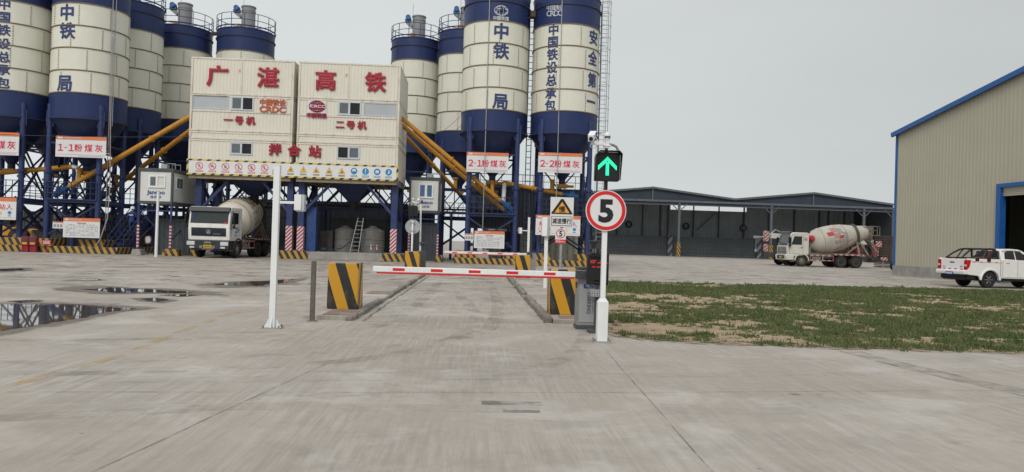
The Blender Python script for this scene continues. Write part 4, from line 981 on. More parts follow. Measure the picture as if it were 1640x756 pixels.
for i, x in enumerate((883, 1052, 1222, 1389)):
    u = V(470+x/9.11, 275, by).x-(bx0+bx1)/2; v = .07
    m = MB(); m.disc(u, v, .205, f, 0, .008, 0)
    if i == 0: m.poly([(u-.10, v-.02), (u+.10, v-.02), (u+.12, v+.06), (u+.05, v+.13), (u-.05, v+.13), (u-.12, v+.06)], f, .008, .012, 1); m.rect(u-.15, u+.15, v-.03, v-.005, f, .008, .012, 1)
    elif i == 1: m.rect(u-.025, u+.025, v-.05, v+.14, f, .008, .012, 1); m.rect(u-.025, u+.025, v-.13, v-.08, f, .008, .012, 1)
    elif i == 2: m.rect(u-.10, u+.10, v-.08, v+.09, f, .008, .012, 1)
    else: m.poly([(u-.07, v-.11), (u+.02, v-.1), (u+.08, v-.02), (u+.04, v+.1), (u-.03, v+.12), (u+.0, v+.0)], f, .008, .012, 1)
    m.rect(u-.2, u+.2, -.30, -.19, f, 0, .008, 0)
    for q in range(4): m.rect(u-.17+q*.09, u-.11+q*.09, -.275, -.215, f, .008, .012, 1)
    m.build('mandatory_sign', [CYAN, WHITEB], root)
# plinth under the right tower
root = thing('tower_plinth', 'low concrete plinth under the right tower with hazard striped ends', 'plinth', (-8.6, TY+.5, 0))
m = MB(); m.box(-12.2, -4.45, TY+.32, TB-.2, 0, .48); m.build('slab', CONC, root, bevel=.02)
m = MB(); m.box(-12.28, -10.35, TY+.26, TY+1.2, 0, .50); m.build('striped_end', HAZ, root, bevel=.015)
m = MB(); m.box(-5.75, -4.4, TY+.26, TY+1.2, 0, .50); m.build('striped_end', HAZ, root, bevel=.015)
m = MB(); m.box(-17.6, -16.95, TY+.4, TY+1.2, 0, .5); tag(m.build('footing', HAZ, loc=(-17.25, TY+.8, 0), bevel=.015), 'striped footing block at the foot of the left tower beside the parked mixer truck', 'footing')

# wall, tanks and clutter under the right tower
m = MB(); corr(m, -17.4, -3.2, 0, 4.15, 60, .35, .04); corr(m, -17.4, -3.2, 0, 4.15, 60.12, .35, .04); m.box(-17.4, -3.2, 59.9, 60.2, 4.15, 4.25)
for i in range(6): x = -17+i*2.7; m.box(x, x+.1, 59.85, 59.95, 0, 4.15)
for z in (1.5, 2.9): m.box(-17.4, -3.2, 59.9, 59.95, z, z+.06)
tag(m.build('sheet_wall', SHED, loc=(-10, 60, 0), smooth=False), 'dark corrugated sheet wall at the back under the towers', 'wall')
TANKM = mat('tank_grey', (.15, .15, .14), .6, dirt=.6, dirtcol=(.12, .11, .09))
def tank(x, y, r, h, lab):
    root = thing('water_tank', lab, 'tank', (x, y, .48), 0, 'grey tanks'); m = MB(); m.lathe([(r, .48), (r, h), (r*.85, h+.12), (.25, h+.25), (.25, h+.36), (0, h+.36)], (x, y, 0), 28)
    for z in (.9, 1.35): m.lathe([(r, z-.04), (r+.03, z), (r, z+.04)], (x, y, 0), 28)
    m.build('shell', TANKM, root); return root
t2 = tank(-6.75, 50.2, .78, 1.88, 'grey round tank with a white label standing behind the ladder'); t1 = tank(-8.65, 50.6, .7, 1.85, 'grey round tank left of the ladder under the tower')
m = MB(); f = cylmap(-6.75, 50.2, .78, .25, .85); m.rect(-.22, .22, -.16, .16, f, .004, .012, 0); m.rect(-.16, .16, .05, .1, f, .012, .016, 1); m.rect(-.16, .16, -.05, -.02, f, .012, .016, 1); m.build('label_plate', [WHITEB, SIGNR], t2)
root = thing('step_ladder', 'pale aluminium step ladder leaning at the tank under the right tower', 'ladder', (-7.5, 48.9, .48))
m = MB()
for x in (-.24, .24): m.bar((-7.72+x*1.15, 48.75, .48), (-7.45+x*.7, 49.35, 2.75), .05)
m.build('stile', GREYP, root); m = MB()
for i in range(8): t = (i+.6)/8.6; m.bar((-7.72+.27*t-.25, 48.75+.6*t, .48+2.27*t), (-7.72+.27*t+.25, 48.75+.6*t, .48+2.27*t), .04)
m.build('rung', GREYP, root)
m = MB(); m.tube([(-9.6, 48.4, .60), (-9.1, 48.6, .62), (-8.5, 48.9, .75), (-8.0, 49.0, 1.2), (-7.5, 49.0, 1.65), (-7.2, 49.3, 1.9)], .035, 8); m.cyl((-9.75, 48.3, .62), (-9.5, 48.45, .62), .13, n=14)
tag(m.build('hose', CABLE, loc=(-9.6, 48.4, .5)), 'black hose looping from the plinth up to the grey tank', 'hose')
root = thing('control_cabinet', 'dark equipment cabinet left of the tanks under the right tower', 'cabinet', (-9.65, 50.4, .48))
m = MB(); m.box(-10.2, -9.35, 50.0, 50.9, .48, 1.85); m.build('case', GREYD, root, bevel=.01); m = MB(); m.box(-10.1, -9.45, 49.97, 49.998, .6, 1.75); m.build('door', CHAS, root)
# dark gallery of steelwork behind the towers
root = thing('conveyor_gallery', 'dark steel conveyor gallery running behind the towers', 'conveyor', (-10, 57, 0))
for z, y in ((3.55, 56.4), (3.55, 57.8), (5.3, 56.4), (5.3, 57.8)): bars('chord', [((-24, y, z), (2.5, y, z))], .14, NAVYD, root)
m = MB()
for i in range(19):
    x = -24+i*1.4; a = (x, 56.4, 3.55); b = (x+1.4, 56.4, 5.3)
    m.bar(a, b, .07); m.bar((x, 56.4, 3.55), (x, 56.4, 5.3), .07); m.bar((x, 57.8, 5.3), (x+1.4, 57.8, 3.55), .07)
m.build('lattice', NAVYD, root)
m = MB(); m.box(-24, 2.5, 56.5, 57.7, 3.75, 3.85); m.build('belt', RUBBER, root)
for x in (-22, -17.8, -11.4, -4.4, -1.8): bars('trestle_leg', [((x, 56.4, 0), (x, 56.4, 3.5)), ((x, 57.8, 0), (x, 57.8, 3.5))], .16, NAVYD, root)

# ================================================================== CABINS ON STILTS
def cabin(label, x0, x1, y, z0, z1, dep, groundz=.35, sidewin=False):
    root = thing('site_cabin', label, 'cabin', ((x0+x1)/2, y+dep/2, 0), 0, 'site cabins on stilts')
    m = MB(); m.box(x0+.05, x1-.05, y+.04, y+dep-.04, z0+.06, z1-.06); wl = m.build('wall', OFFW, root)
    m = MB(); t = .13
    for xx in (x0, x1-t):
        for yy in (y, y+dep-t): m.box(xx, xx+t, yy, yy+t, z0, z1)
    for yy in (y+.003, y+dep-t-.003): m.box(x0+t, x1-t, yy, yy+t, z0+.002, z0+.17); m.box(x0+t, x1-t, yy, yy+t, z1-.17, z1-.002)
    for xx in (x0+.003, x1-t-.003): m.box(xx, xx+t, y+t, y+dep-t, z0+.002, z0+.17); m.box(xx, xx+t, y+t, y+dep-t, z1-.17, z1-.002)
    m.build('frame', GREYF, root, bevel=.012, seg=1)
    m = MB(); m.box(x0+.02, x1-.02, y+.02, y+dep-.02, z1-.03, z1+.05); m.build('roof', GREYF, root)
    wx0 = x0+(x1-x0)*.30; wx1 = x0+(x1-x0)*.78
    window(root, wx0, wx1, z0+.98, z1-.38, y+.04, '' if x0 > -10 else 'r', fr=WHITE, gl=mat('blue_reflection', (.045, .115, .24), .08, spec=.6) if x0 > -10 else None)  # right cabin panes carry the blue tint of reflections in their colour
    if sidewin:
        m = MB(); yy0, yy1 = y+.55, y+1.55; x = x1-.04
        m.box(x-.02, x+.04, yy0, yy1, z0+.95, z1-.4); sw_ = m.build('side_window', WHITE, root)
        m = MB(); m.box(x+.04, x+.05, yy0+.08, (yy0+yy1)/2-.03, z0+1.03, z1-.48); m.box(x+.04, x+.05, (yy0+yy1)/2+.03, yy1-.08, z0+1.03, z1-.48); m.build('pane', GLASS, sw_)
    m = MB(); f = planar(((x0+x1)/2+.03, y+.038, z0+.66)); m.text('Janeoo', f, .24, 0, .05, .012, 0, .035, width=1.06); m.text('佳尼欧', f, .17, 0, -.24, .012, 0, .012, width=.66); m.build('lettering', mat('logo_blue', (.02, .06, .22), .5), root, smooth=False)
    m = MB(); m.box(x1-.95, x1-.6, y+.5, y+.9, z1+.05, z1+.35); m.tube([(x1-.55, y+.4, z1+.05), (x1-.55, y+.4, z1+.38), (x1-.05, y+.4, z1+.38), (x1-.05, y+.4, z1+.05)], .025, 6); m.tube([(x1-.55, y+1.2, z1+.05), (x1-.55, y+1.2, z1+.38), (x1-.05, y+1.2, z1+.38), (x1-.05, y+1.2, z1+.05)], .025, 6); m.build('roof_unit', GALV, root)
    for xx in (x0+.08, x1-.08):
        for yy in (y+.1, y+dep-.1):
            m = MB(); m.bar((xx, yy, 0), (xx, yy, z0), .11); lg = m.build('leg', NAVY, root)
            if yy < y+1: m = MB(); m.bar((xx, yy, .42), (xx, yy, 1.85), .125); m.build('wrap', PWS, lg)
    for xx in (x0+.08, x1-.08): bars('tie_beam', [((xx, y+.1, z0-.35), (xx, y+dep-.1, z0-.35))], .07, NAVY, root); bars('cross_brace', [((xx, y+.1, .9), (xx, y+dep-.1, z0-.4))], .06, NAVYD, root)
    bars('tie_beam', [((x0+.08, y+.1, z0-.4), (x1-.08, y+.1, z0-.4))], .07, NAVY, root)
    bars('cross_brace', [((x0+.1, y+.1, z0-.4), (x1-.1, y+.1, .85))], .045, NAVYD, root)
    return root
c1 = cabin('pale site cabin on blue stilts left of the towers, two windows in view', -20.27, -18.20, 46.0, 3.10, 5.20, 4.4, sidewin=True)
c2 = cabin('pale site cabin on blue stilts right of the towers with blue reflections painted on panes', -4.43, -2.37, 50.0, 3.22, 5.55, 3.6)
for px, y, h, w_, c in ((276, 46.1, .42, .95, 0), (222, 46.1, .36, .6, 1), (656, 50.1, .45, .5, 1), (704, 50.1, .45, .55, 0)):
    p = V(px, 395, y); m = MB(); m.prism([(p.x-w_/2, 0), (p.x+w_/2, 0), (p.x+w_/2-.08, h), (p.x-w_/2+.08, h)], y-.35, y+.35, 'y')
    tag(m.build('footing', HAZ if not c or px > 600 else CONC, loc=(p.x, y, 0), bevel=.015), {276: 'striped footing block under the right stilt of the left cabin', 222: 'bare concrete footing under the left stilt of the left cabin', 656: 'striped footing under the left stilt of the right cabin', 704: 'striped footing under the right stilt of the right cabin'}[px], 'footing', 'cabin stilt footings')
def toolbox(lab, x0, x1, y0, y1, h):
    root = thing('tool_container', lab, 'container', ((x0+x1)/2, y0, 0), 0, 'dark tool containers'); m = MB()
    corr(m, x0, x1, .1, h, y0, .3, .03); m.box(x0, x1, y0+.03, y1, .1, h); m.build('body', SHED, root, smooth=False)
    m = MB(); m.box(x0-.03, x1+.03, y0-.06, y0+.04, h, h+.1); m.box(x0-.03, x1+.03, y0-.06, y0+.04, .0, .1); m.build('frame', GREYD, root); return root
toolbox('dark corrugated container standing under the left cabin', -19.85, -17.7, 47.6, 50, 2.15); toolbox('dark corrugated container standing under the right cabin', -4.25, -2.55, 51, 53, 2.5)
p = V(237, 382, 46.9); root = thing('warning_plate', 'white warning plate with red chequered border under the left cabin', 'notice', (p.x, 46.9, 0)); m = MB(); m.box(p.x-.18, p.x+.18, 46.9, 46.93, .7, 1.15); m.build('panel', RWB, root); m = MB(); m.box(p.x-.12, p.x+.12, 46.885, 46.899, .76, 1.09); m.build('face', WHITEB, root); m = MB(); m.bar((p.x, 46.94, 0), (p.x, 46.94, .9), .04); m.build('stake', GREYD, root)
# stairs beside the left cabin with a worker on them
root = thing('steel_stair', 'blue steel stair with handrails left of the left cabin', 'stairs', (-21.4, 47.6, 0))
for sx in (-.45, .45): m = MB(); m.bar((-22.0+sx, 47.3, .05), (-20.9+sx, 49.6, 3.1), .07, .2); m.build('stringer', NAVY, root)
m = MB()
for i in range(11): t = (i+.5)/11; m.box(-22.0+1.1*t-.45, -22.0+1.1*t+.45, 47.3+2.3*t-.12, 47.3+2.3*t+.12, .2+3.05*t-.02, .2+3.05*t)
m.build('tread', GREYD, root)
for sx in (-.48, .48):
    m = MB(); m.tube([(-22.0+sx, 47.2, .1), (-22.0+sx, 47.2, 1.05), (-20.9+sx, 49.6, 4.1)], .028, 6); m.tube([(-22.0+sx, 47.2, .6), (-20.9+sx, 49.6, 3.6)], .02, 6)
    for t in (.33, .66, .98): m.bar((-22.0+sx+1.1*t, 47.2+2.4*t, .15+3*t), (-22.0+sx+1.1*t, 47.2+2.4*t, 1.05+3*t), .035)
    m.build('handrail', NAVY, root)

def skin_body(name, verts, edges, radii, m, root, world=True, sub=2):
    me = bpy.data.meshes.new(name); M = ROOTM[root.name].inverted() if world else Matrix()
    me.from_pydata([tuple(M @ Vector(v)) for v in verts], edges, []); me.update()
    o = bpy.data.objects.new(name, me); COL.objects.link(o)
    md = o.modifiers.new('skin', 'SKIN'); md.use_smooth_shade = True
    if not me.skin_vertices: bpy.context.view_layer.objects.active = o
    sv = me.skin_vertices[0].data if me.skin_vertices else None
    if sv is None: return None
    for i, r in enumerate(radii): sv[i].radius = (r, r) if not isinstance(r, tuple) else r
    sv[0].use_root = True
    s_ = o.modifiers.new('sub', 'SUBSURF'); s_.levels = s_.render_levels = sub
    bpy.context.view_layer.update()
    me2 = bpy.data.meshes.new_from_object(o.evaluated_get(bpy.context.evaluated_depsgraph_get())); me2.name = name
    bpy.data.objects.remove(o); o = bpy.data.objects.new(name, me2); COL.objects.link(o); o.parent = root; ROOTM[o.name] = ROOTM[root.name]
    me2.materials.clear(); me2.materials.append(m); return o
def person():
    px_, py_, z = -21.55, 48.25, 1.42-.27
    root = thing('person', 'worker in navy overalls and white hard hat climbing the blue stair, seen from behind', 'person', (px_, py_, z))
    b = lambda x, y, h: (px_+x, py_+y, z+h)
    V_ = [b(0, 0, .92), b(0, .02, 1.12), b(0, .03, 1.34), b(0, .03, 1.47), b(0, .04, 1.56), b(0, .05, 1.67),
          b(-.10, .0, .86), b(-.11, .10, .50), b(-.11, .0, .08), b(-.11, .12, .03), b(.10, .03, .88), b(.12, .26, .68), b(.12, .24, .33), b(.12, .38, .29),
          b(-.19, .03, 1.40), b(-.29, .02, 1.14), b(-.33, .20, .98), b(-.34, .27, .95), b(.19, .03, 1.40), b(.29, .05, 1.15), b(.31, .24, 1.05), b(.32, .31, 1.04)]
    E_ = [(0, 1), (1, 2), (2, 3), (3, 4), (4, 5), (0, 6), (6, 7), (7, 8), (8, 9), (0, 10), (10, 11), (11, 12), (12, 13), (3, 14), (14, 15), (15, 16), (16, 17), (3, 18), (18, 19), (19, 20), (20, 21)]
    R_ = [(.16, .12), (.15, .11), (.18, .12), (.11, .09), .06, .10, .10, .075, .05, .045, .10, .075, .05, .045, .07, .052, .042, .045, .07, .052, .042, .045]
    body = skin_body('body', V_, E_, R_, CLOTH, root)
    me = body.data; me.materials.append(SKIN); me.materials.append(BLACK)
    for p in me.polygons:
        c = ROOTM[root.name] @ p.center
        h = c.z-z
        p.material_index = 1 if h > 1.53 or (abs(c.x-px_) > .30 and h < 1.05) else (2 if h < .09 else 0)
    m = MB(); m.lathe([(.128, 1.68), (.165, 1.685), (.16, 1.70), (.13, 1.705), (.125, 1.76), (.09, 1.82), (.04, 1.84), (0, 1.845)], (px_, py_+.06, z), 18); m.build('hard_hat', WHITE, root)
    m = MB(); m.rect(-.13, .13, -.025, .025, planar((px_, py_-.12, z+1.28)), 0, .01); m.build('back_print', WHITE, root)
person()

# ================================================================== ENTRANCE: blocks, barriers, poles
def block(lab, x0, x1, y0, y1, z0=.07, h=.89, tilt=0):
    root = thing('striped_block', lab, 'concrete block', ((x0+x1)/2, (y0+y1)/2, z0), tilt, 'striped concrete blocks on the lane islands')
    w_, d_ = (x1-x0)/2, (y1-y0)/2
    m = MB(); m.add([(a*w_*k, b*d_*k, z) for z, k in ((0, 1.02), (h, .99)) for a, b in ((-1, -1), (1, -1), (1, 1), (-1, 1))], [(0, 3, 2, 1), (4, 5, 6, 7), (0, 1, 5, 4), (1, 2, 6, 5), (2, 3, 7, 6), (3, 0, 4, 7)])
    m.build('body', HAZB, root, world=False, bevel=.018, seg=2)
    m = MB(); m.box(-w_*.96, w_*.96, -d_*.96, d_*.96, h-.004, h+.006); m.build('top_face', CONC, root, world=False); return root
block('nearest striped concrete block left of the lane, beside the short post', -2.77, -2.19, 14.45, 15.05)
block('nearest striped concrete block right of the lane, behind the barrier cabinet', 1.50, 2.08, 14.45, 15.05)
block('far left striped concrete block in front of the round sign back', -2.74, -2.17, 30.0, 30.6)
block('far right striped concrete block near the far barrier', 1.64, 2.20, 29.1, 29.7)
root = thing('bollard_post', 'short grey square steel post left of the nearest striped block', 'post', (-2.72, 12.95, 0))
m = MB(); m.box(-2.76, -2.685, 12.91, 12.985, 0, 1.03); m.build('post', mat('weathered_steel', (.13, .118, .105), .7, var=.2, scale=8), root, bevel=.005); m = MB(); m.box(-2.80, -2.645, 12.87, 13.025, 0, .012); m.build('base_plate', RUSTP, root)

def barrier(lab, xb, y, xl, xr_cab, boom_z, side=1, text=True):
    """cabinet at x xb..xr_cab, boom reaching to xl"""
    root = thing('barrier_gate', lab, 'barrier', ((xb+xr_cab)/2, y+.15, 0), 0, 'boom barriers')
    m = MB(); m.box(xb, xr_cab, y, y+.34, .06, 1.02); cb = m.build('cabinet', GREYP, root, bevel=.015)
    m = MB(); m.box(xb-.01, xr_cab+.01, y-.01, y+.35, 1.02, 1.06); m.box(xb-.012, xr_cab+.012, y-.012, y+.352, 0.0, .06); m.build('cabinet_trim', GREYD, cb, bevel=.008)
    if text:
        m = MB(); m.box(xb+.03, xr_cab-.03, y-.012, y-.002, .12, .97); m.build('cabinet_door', mat('cabinet_front', (.30, .305, .31), .38, var=.05), cb, bevel=.004)
        f = planar((xb+.20, y-.014, .45), (0, 0, -1), (1, 0, 0)); m = MB(); m.text('PARKING', f, .07, 0, 0, .003, 0, .02, width=.36); m.text('INTELLIGENT', f, .022, .02, .065, .003, 0, .01, width=.30); m.build('lettering', mat('print_bluegrey', (.08, .10, .15), .5), cb, smooth=False)
        f = planar((xb+.19, y-.014, .73)); m = MB(); m.poly([(-.09, -.03), (-.01, -.03), (-.01, -.005), (-.055, -.005), (-.055, .04), (-.09, .04)], f, 0, .003); m.text('EV', f, .05, .05, .003, .003, 0, .025); m.build('logo_mark', mat('logo_deep_blue', (.01, .05, .30), .4), cb, smooth=False)
        m = MB(); m.box(xb-.012, xb-.001, y+.08, y+.22, .70, .80); m.build('lock', BLACK, cb)
    yb = y-.10
    m = MB(); m.cyl((xb+.10, y, boom_z), (xb+.10, y-.16, boom_z), .07, n=18); m.box(xb-.06, xb+.16, yb-.035, yb+.035, boom_z-.07, boom_z+.07); m.build('boom_hub', GREYD, root, bevel=.006)
    m = MB(); m.box(xl, xb-.06, yb-.022, yb+.022, boom_z-.048, boom_z+.048); bm_ = m.build('boom', WHITE, root, bevel=.012)
    x = xl+.33
    while x < xb-.3: m = MB(); m.box(x, x+.2, yb-.0235, yb-.0215, boom_z-.024, boom_z+.024); m.build('reflector', SREDR, bm_); x += .635
    m = MB(); m.box(xl+.06, xb-.08, yb-.012, yb+.012, boom_z-.075, boom_z-.047); m.build('rubber_edge', SREDR, bm_); return root
barrier('near boom barrier with grey cabinet and white boom across the lane', 1.79, 12.75, -1.68, 2.13, .935)
barrier('far boom barrier across the lane exit in front of the silos', 2.28, 31.6, -1.24, 2.62, .955, text=False)

# recognition column: display, camera, lamp
root = thing('plate_reader', 'black led display column with camera on top, behind the speed sign pole', 'plate reader', (2.05, 12.3, 0))
m = MB(); m.box(2.02, 2.09, 12.32, 12.39, .05, .80); m.build('column', GREYD, root, bevel=.006)
m = MB(); m.box(1.92, 2.20, 12.2, 12.5, 0, .05); m.build('base', GREYD, root, bevel=.01)
m = MB(); m.box(1.875, 2.235, 12.30, 12.42, .79, 1.31); ds = m.build('display', BLACK, root, bevel=.012)
f = planar((2.055, 12.298, 1.05)); m = MB(); m.text('Parking', f, .04, -.045, .195, .002, 0, .004); m.text('HIKVISION', f, .024, .02, -.19, .002, 0, .012); m.build('lettering', TXTW, ds, smooth=False)
m = MB(); r = random.Random(3)
for v, segs in ((.135, ((-.13, -.04), (.04, .13))), (.105, ((-.13, -.07), (-.01, .06), (.09, .15))), (.035, ((-.10, -.06), (-.02, .15)))):
    for a, b in segs:
        u = a
        while u < b: m.rect(u, u+.013, v-.010+r.uniform(-.004, .004), v+.010, f, 0, .002); u += .019
m.build('led_line', LEDR, ds)
m = MB(); m.obox((2.0, 12.22, .655), .17, .05, .13, (radians(-12), 0, 0)); fl = m.build('fill_lamp', GREYP, root, bevel=.012)
m = MB(); m.obox((2.0, 12.195, .65), .14, .01, .10, (radians(-12), 0, 0), 0)
for i in range(5):
    for j in range(4): m.obox((1.947+i*.0265, 12.186+j*.006-.008, .613+j*.026), .016, .008, .016, (radians(-12), 0, 0), 1)
m.build('lamp_face', [GREYD, LAMPW], fl)
m = MB(); m.bar((2.05, 12.345, .655), (2.03, 12.25, .655), .03); m.build('lamp_bracket', GREYD, root)
m = MB(); m.cyl((2.06, 12.36, 1.31), (2.06, 12.36, 1.38), .025, n=10); m.obox((2.0, 12.33, 1.44), .13, .30, .12, (0, 0, -.35)); m.obox((1.99, 12.30, 1.512), .155, .36, .012, (0, 0, -.35)); cm = m.build('camera', GREYD, root, bevel=.01)
m = MB(); m.cyl((1.955, 12.20, 1.44), (1.945, 12.17, 1.44), .04, n=16); m.build('lens', BLACK, cm)

# sign pole with signal: built facing -Y about its foot, so that the far one is its turned copy
def sign_pole(lab):
    root = thing('sign_pole', lab, 'sign pole', (1.945, 11.15, 0), 0, 'speed sign poles with signal')
    B = lambda mb, n, mt, par=root, **k: mb.build(n, mt, par, world=False, **k)
    m = MB(); m.box(-.15, .15, -.13, .13, 0, .014)
    B(m, 'base_plate', GALV, bevel=.003)
    m = MB()
    for a, b in ((-.11, -.09), (.11, -.09), (.11, .09), (-.11, .09)): m.cyl((a, b, .012), (a, b, .05), .013, n=6)
    B(m, 'anchor_bolt', RUSTP)
    s1, s2 = .078, .037
    m = MB(); m.box(-s1, s1, -s1, s1, .014, .60); m.add([(a*q, b*q, z) for z, q in ((.60, s1), (.655, s2+.004)) for a, b in ((-1, -1), (1, -1), (1, 1), (-1, 1))], [(4, 5, 6, 7), (0, 1, 5, 4), (1, 2, 6, 5), (2, 3, 7, 6), (3, 0, 4, 7)])
    m.box(-s2, s2, -s2, s2, .65, 2.26); B(m, 'pole', WHITE, bevel=.006)
    m = MB(); m.box(-.022, .022, -.022, .022, 2.26, 2.42); B(m, 'coupling', BLACK)
    m = MB(); m.box(-.018, .018, .03, .07, 2.24, 2.95); B(m, 'back_strut', BLACK)
    # round sign
    y = -s2-.03
    m = MB(); m.cyl((0, y, 1.965), (0, y+.018, 1.965), .305, n=56); sg = B(m, 'speed_sign', WHITEB)
    f = planar((0, y-.001, 1.965))
    m = MB(); m.ring(0, 0, .292, .292, .052, f, 0, .003, 0, 56); B(m, 'red_ring', SREDR, sg)
    m = MB(); m.text('5', f, .315, .0, 0, .004, 0, .055, wide=1.0, width=.225); B(m, 'numeral', BLACK, sg, smooth=False)
    m = MB()
    for z in (1.8, 2.12): m.box(-.09, .09, -s2-.012, s2+.012, z-.02, z+.02)
    B(m, 'clamp', GALV, sg)
    # arrow signal
    m = MB(); m.prism([(-.185, 2.405), (.175, 2.405), (.185, 2.44), (.185, 2.80), (.15, 2.835), (-.13, 2.835), (-.185, 2.77)], -.10, .03, 'y'); hs = B(m, 'signal_housing', BLACK, bevel=.012)
    m = MB(); P = [(.195, 2.42), (.195, 2.80), (.155, 2.845), (-.14, 2.845), (-.195, 2.78), (-.195, 2.42)]
    for i in range(len(P)-1):
        a, b = P[i], P[i+1]; lo = (i in (0, len(P)-2))
        m.add([(a[0], -.24 if a[1] > 2.5 else -.12, a[1]), (b[0], -.24 if b[1] > 2.5 else -.12, b[1]), (b[0], -.09, b[1]), (a[0], -.09, a[1]), (a[0]*.96, -.24 if a[1] > 2.5 else -.12, a[1]-.008), (b[0]*.96, -.24 if b[1] > 2.5 else -.12, b[1]-.008), (b[0]*.96, -.09, b[1]-.008), (a[0]*.96, -.09, a[1]-.008)],
              [(0, 1, 2, 3), (7, 6, 5, 4), (0, 4, 5, 1), (1, 5, 6, 2), (2, 6, 7, 3), (3, 7, 4, 0)])
    B(m, 'visor', BLACK, hs)
    m = MB(); f = planar((-.005, -.1015, 2.615)); px = set(); stp = .0165
    for j in range(12): px.add((0, -7+j)); px.add((-1, -7+j)); px.add((1, -7+j))
    for k in range(9):
        for q in range(4): px.add((k, 9-k-q)); px.add((-k, 9-k-q))
    for (i, j) in px:
        if abs(i) > 8: continue
        m.disc(i*stp, j*stp-.005, .0082, f, 0, .004, 0, 8)
    B(m, 'led_arrow', LEDG, hs, smooth=False)
    # head: cross arm, dome camera, bullet camera, conduit
    m = MB(); m.box(-.027, .027, -.027, .027, 2.90, 3.03); m.box(-.235, -.028, -.02, .02, 2.945, 2.985); m.box(-.05, .05, -.035, .035, 2.925, 2.955); B(m, 'cross_arm', WHITE, bevel=.004)
    m = MB(); m.cyl((0, 0, 3.03), (0, 0, 3.075), .04, n=16); dc = B(m, 'dome_camera', WHITE)
    m = MB(); m.lathe([(.046, 3.075), (.046, 3.10), (.040, 3.125), (.022, 3.145), (0, 3.15)], (0, 0, 0), 18); B(m, 'dome_top', WHITE, dc)
    m = MB(); m.lathe([(.034, 3.05), (.0465, 3.052), (.0465, 3.085), (.034, 3.088)], (0, 0, 0), 18); B(m, 'dome_glass', mat('smoked_dome', (.12, .09, .08), .15), dc)
    m = MB(); m.obox((-.24, -.03, 3.065), .085, .19, .10, (radians(24), 0, radians(-18))); m.obox((-.235, -.035, 3.118), .10, .22, .010, (radians(24), 0, radians(-18))); m.cyl((-.215, 0, 2.985), (-.22, 0, 3.03), .016, n=8); bc = B(m, 'bullet_camera', WHITE, bevel=.01)
    m = MB(); m.cyl((-.264, -.115, 3.022), (-.268, -.13, 3.015), .030, n=14); B(m, 'lens', BLACK, bc)
    m = MB(); m.tube([(-.22, .02, 3.06), (-.17, .03, 3.07), (-.13, .03, 3.0), (-.10, .02, 2.985)], .006, 6); m.tube([(-.235, .01, 3.0), (-.25, .02, 2.92), (-.2, .02, 2.90), (-.12, .01, 2.95)], .006, 6); B(m, 'lead', WHITE, bc)
    m = MB(); pts = [(.03, .02, 2.965), (.09, .03, 2.962), (.145, .03, 2.935), (.175, .03, 2.88), (.185, .02, 2.82)]; m.tube(pts, .019, 10); B(m, 'conduit', GREYP)
    return root
sp = sign_pole('white pole with round 5 speed sign and lit green arrow signal, near the barrier')
# the far one faces the other way
fp = copy_tree(sp); fp.location = (-2.56, 31.0, 0); fp.rotation_euler = (0, 0, pi); fp['label'] = 'far white pole with round sign seen from its grey back, behind the far left block'
for o in bpy.data.objects:
    if o.parent == fp and o.name.startswith('speed_sign'): o.data = o.data.copy(); o.data.materials.clear(); o.data.materials.append(mat('sign_back', (.36, .38, .39), .4, metal=.3))

def side_pole(lab):
    root = thing('detector_pole', lab, 'pole', (-3.1, 11.85, 0), 0, 'white poles with side box'); B = lambda mb, n, mt, par=root, **k: mb.build(n, mt, par, world=False, **k)
    m = MB(); m.box(-.15, .15, -.12, .12, 0, .012); B(m, 'base_plate', GALV)
    m = MB()
    for a, b in ((-.12, -.09), (.12, -.09), (.12, .09), (-.12, .09)): m.cyl((a, b, .01), (a, b, .05), .013, n=6)
    B(m, 'anchor_bolt', RUSTP)
    m = MB(); m.box(-.047, .047, -.047, .047, .012, 2.53); m.box(-.049, .049, -.049, .049, 2.53, 2.54); B(m, 'pole', WHITE, bevel=.008)
    m = MB()
    for a in ((1, 0), (-1, 0), (0, 1), (0, -1)):
        x, y = a; m.add([(x*.047-y*.004, y*.047+x*.004, .012), (x*.13-y*.004, y*.11+x*.004, .012), (x*.047-y*.004, y*.047+x*.004, .17), (x*.047+y*.004, y*.047-x*.004, .012), (x*.13+y*.004, y*.11-x*.004, .012), (x*.047+y*.004, y*.047-x*.004, .17)], [(0, 1, 2), (5, 4, 3), (0, 3, 4, 1), (1, 4, 5, 2)])
    B(m, 'gusset', WHITE)
    m = MB(); m.box(.047, .30, -.018, .018, 1.945, 1.985); m.cyl((-.052, -.02, 1.965), (-.047, -.02, 1.965), .012, n=8); B(m, 'arm', WHITE)
    m = MB(); m.prism([(-.085, 1.845), (.09, 1.83), (.07, 2.08), (-.085, 2.09)], .29, .40, 'x'); bx_ = B(m, 'detector_box', WHITE, bevel=.008)
    m = MB(); m.box(.40, .445, -.07, .06, 1.83, 2.09); m.box(.445, .47, -.03, .03, 1.94, 2.0); B(m, 'box_lid', mat('box_grey', (.42, .44, .46), .4), bx_, bevel=.006)
    return root
dp = side_pole('tall white pole with small side box, nearest on the left of the lane')
dq = copy_tree(dp); dq.location = (2.31, 32.0, 0); dq.rotation_euler = (0, 0, pi); dq['label'] = 'far white pole with side box at the right end of the far barrier'
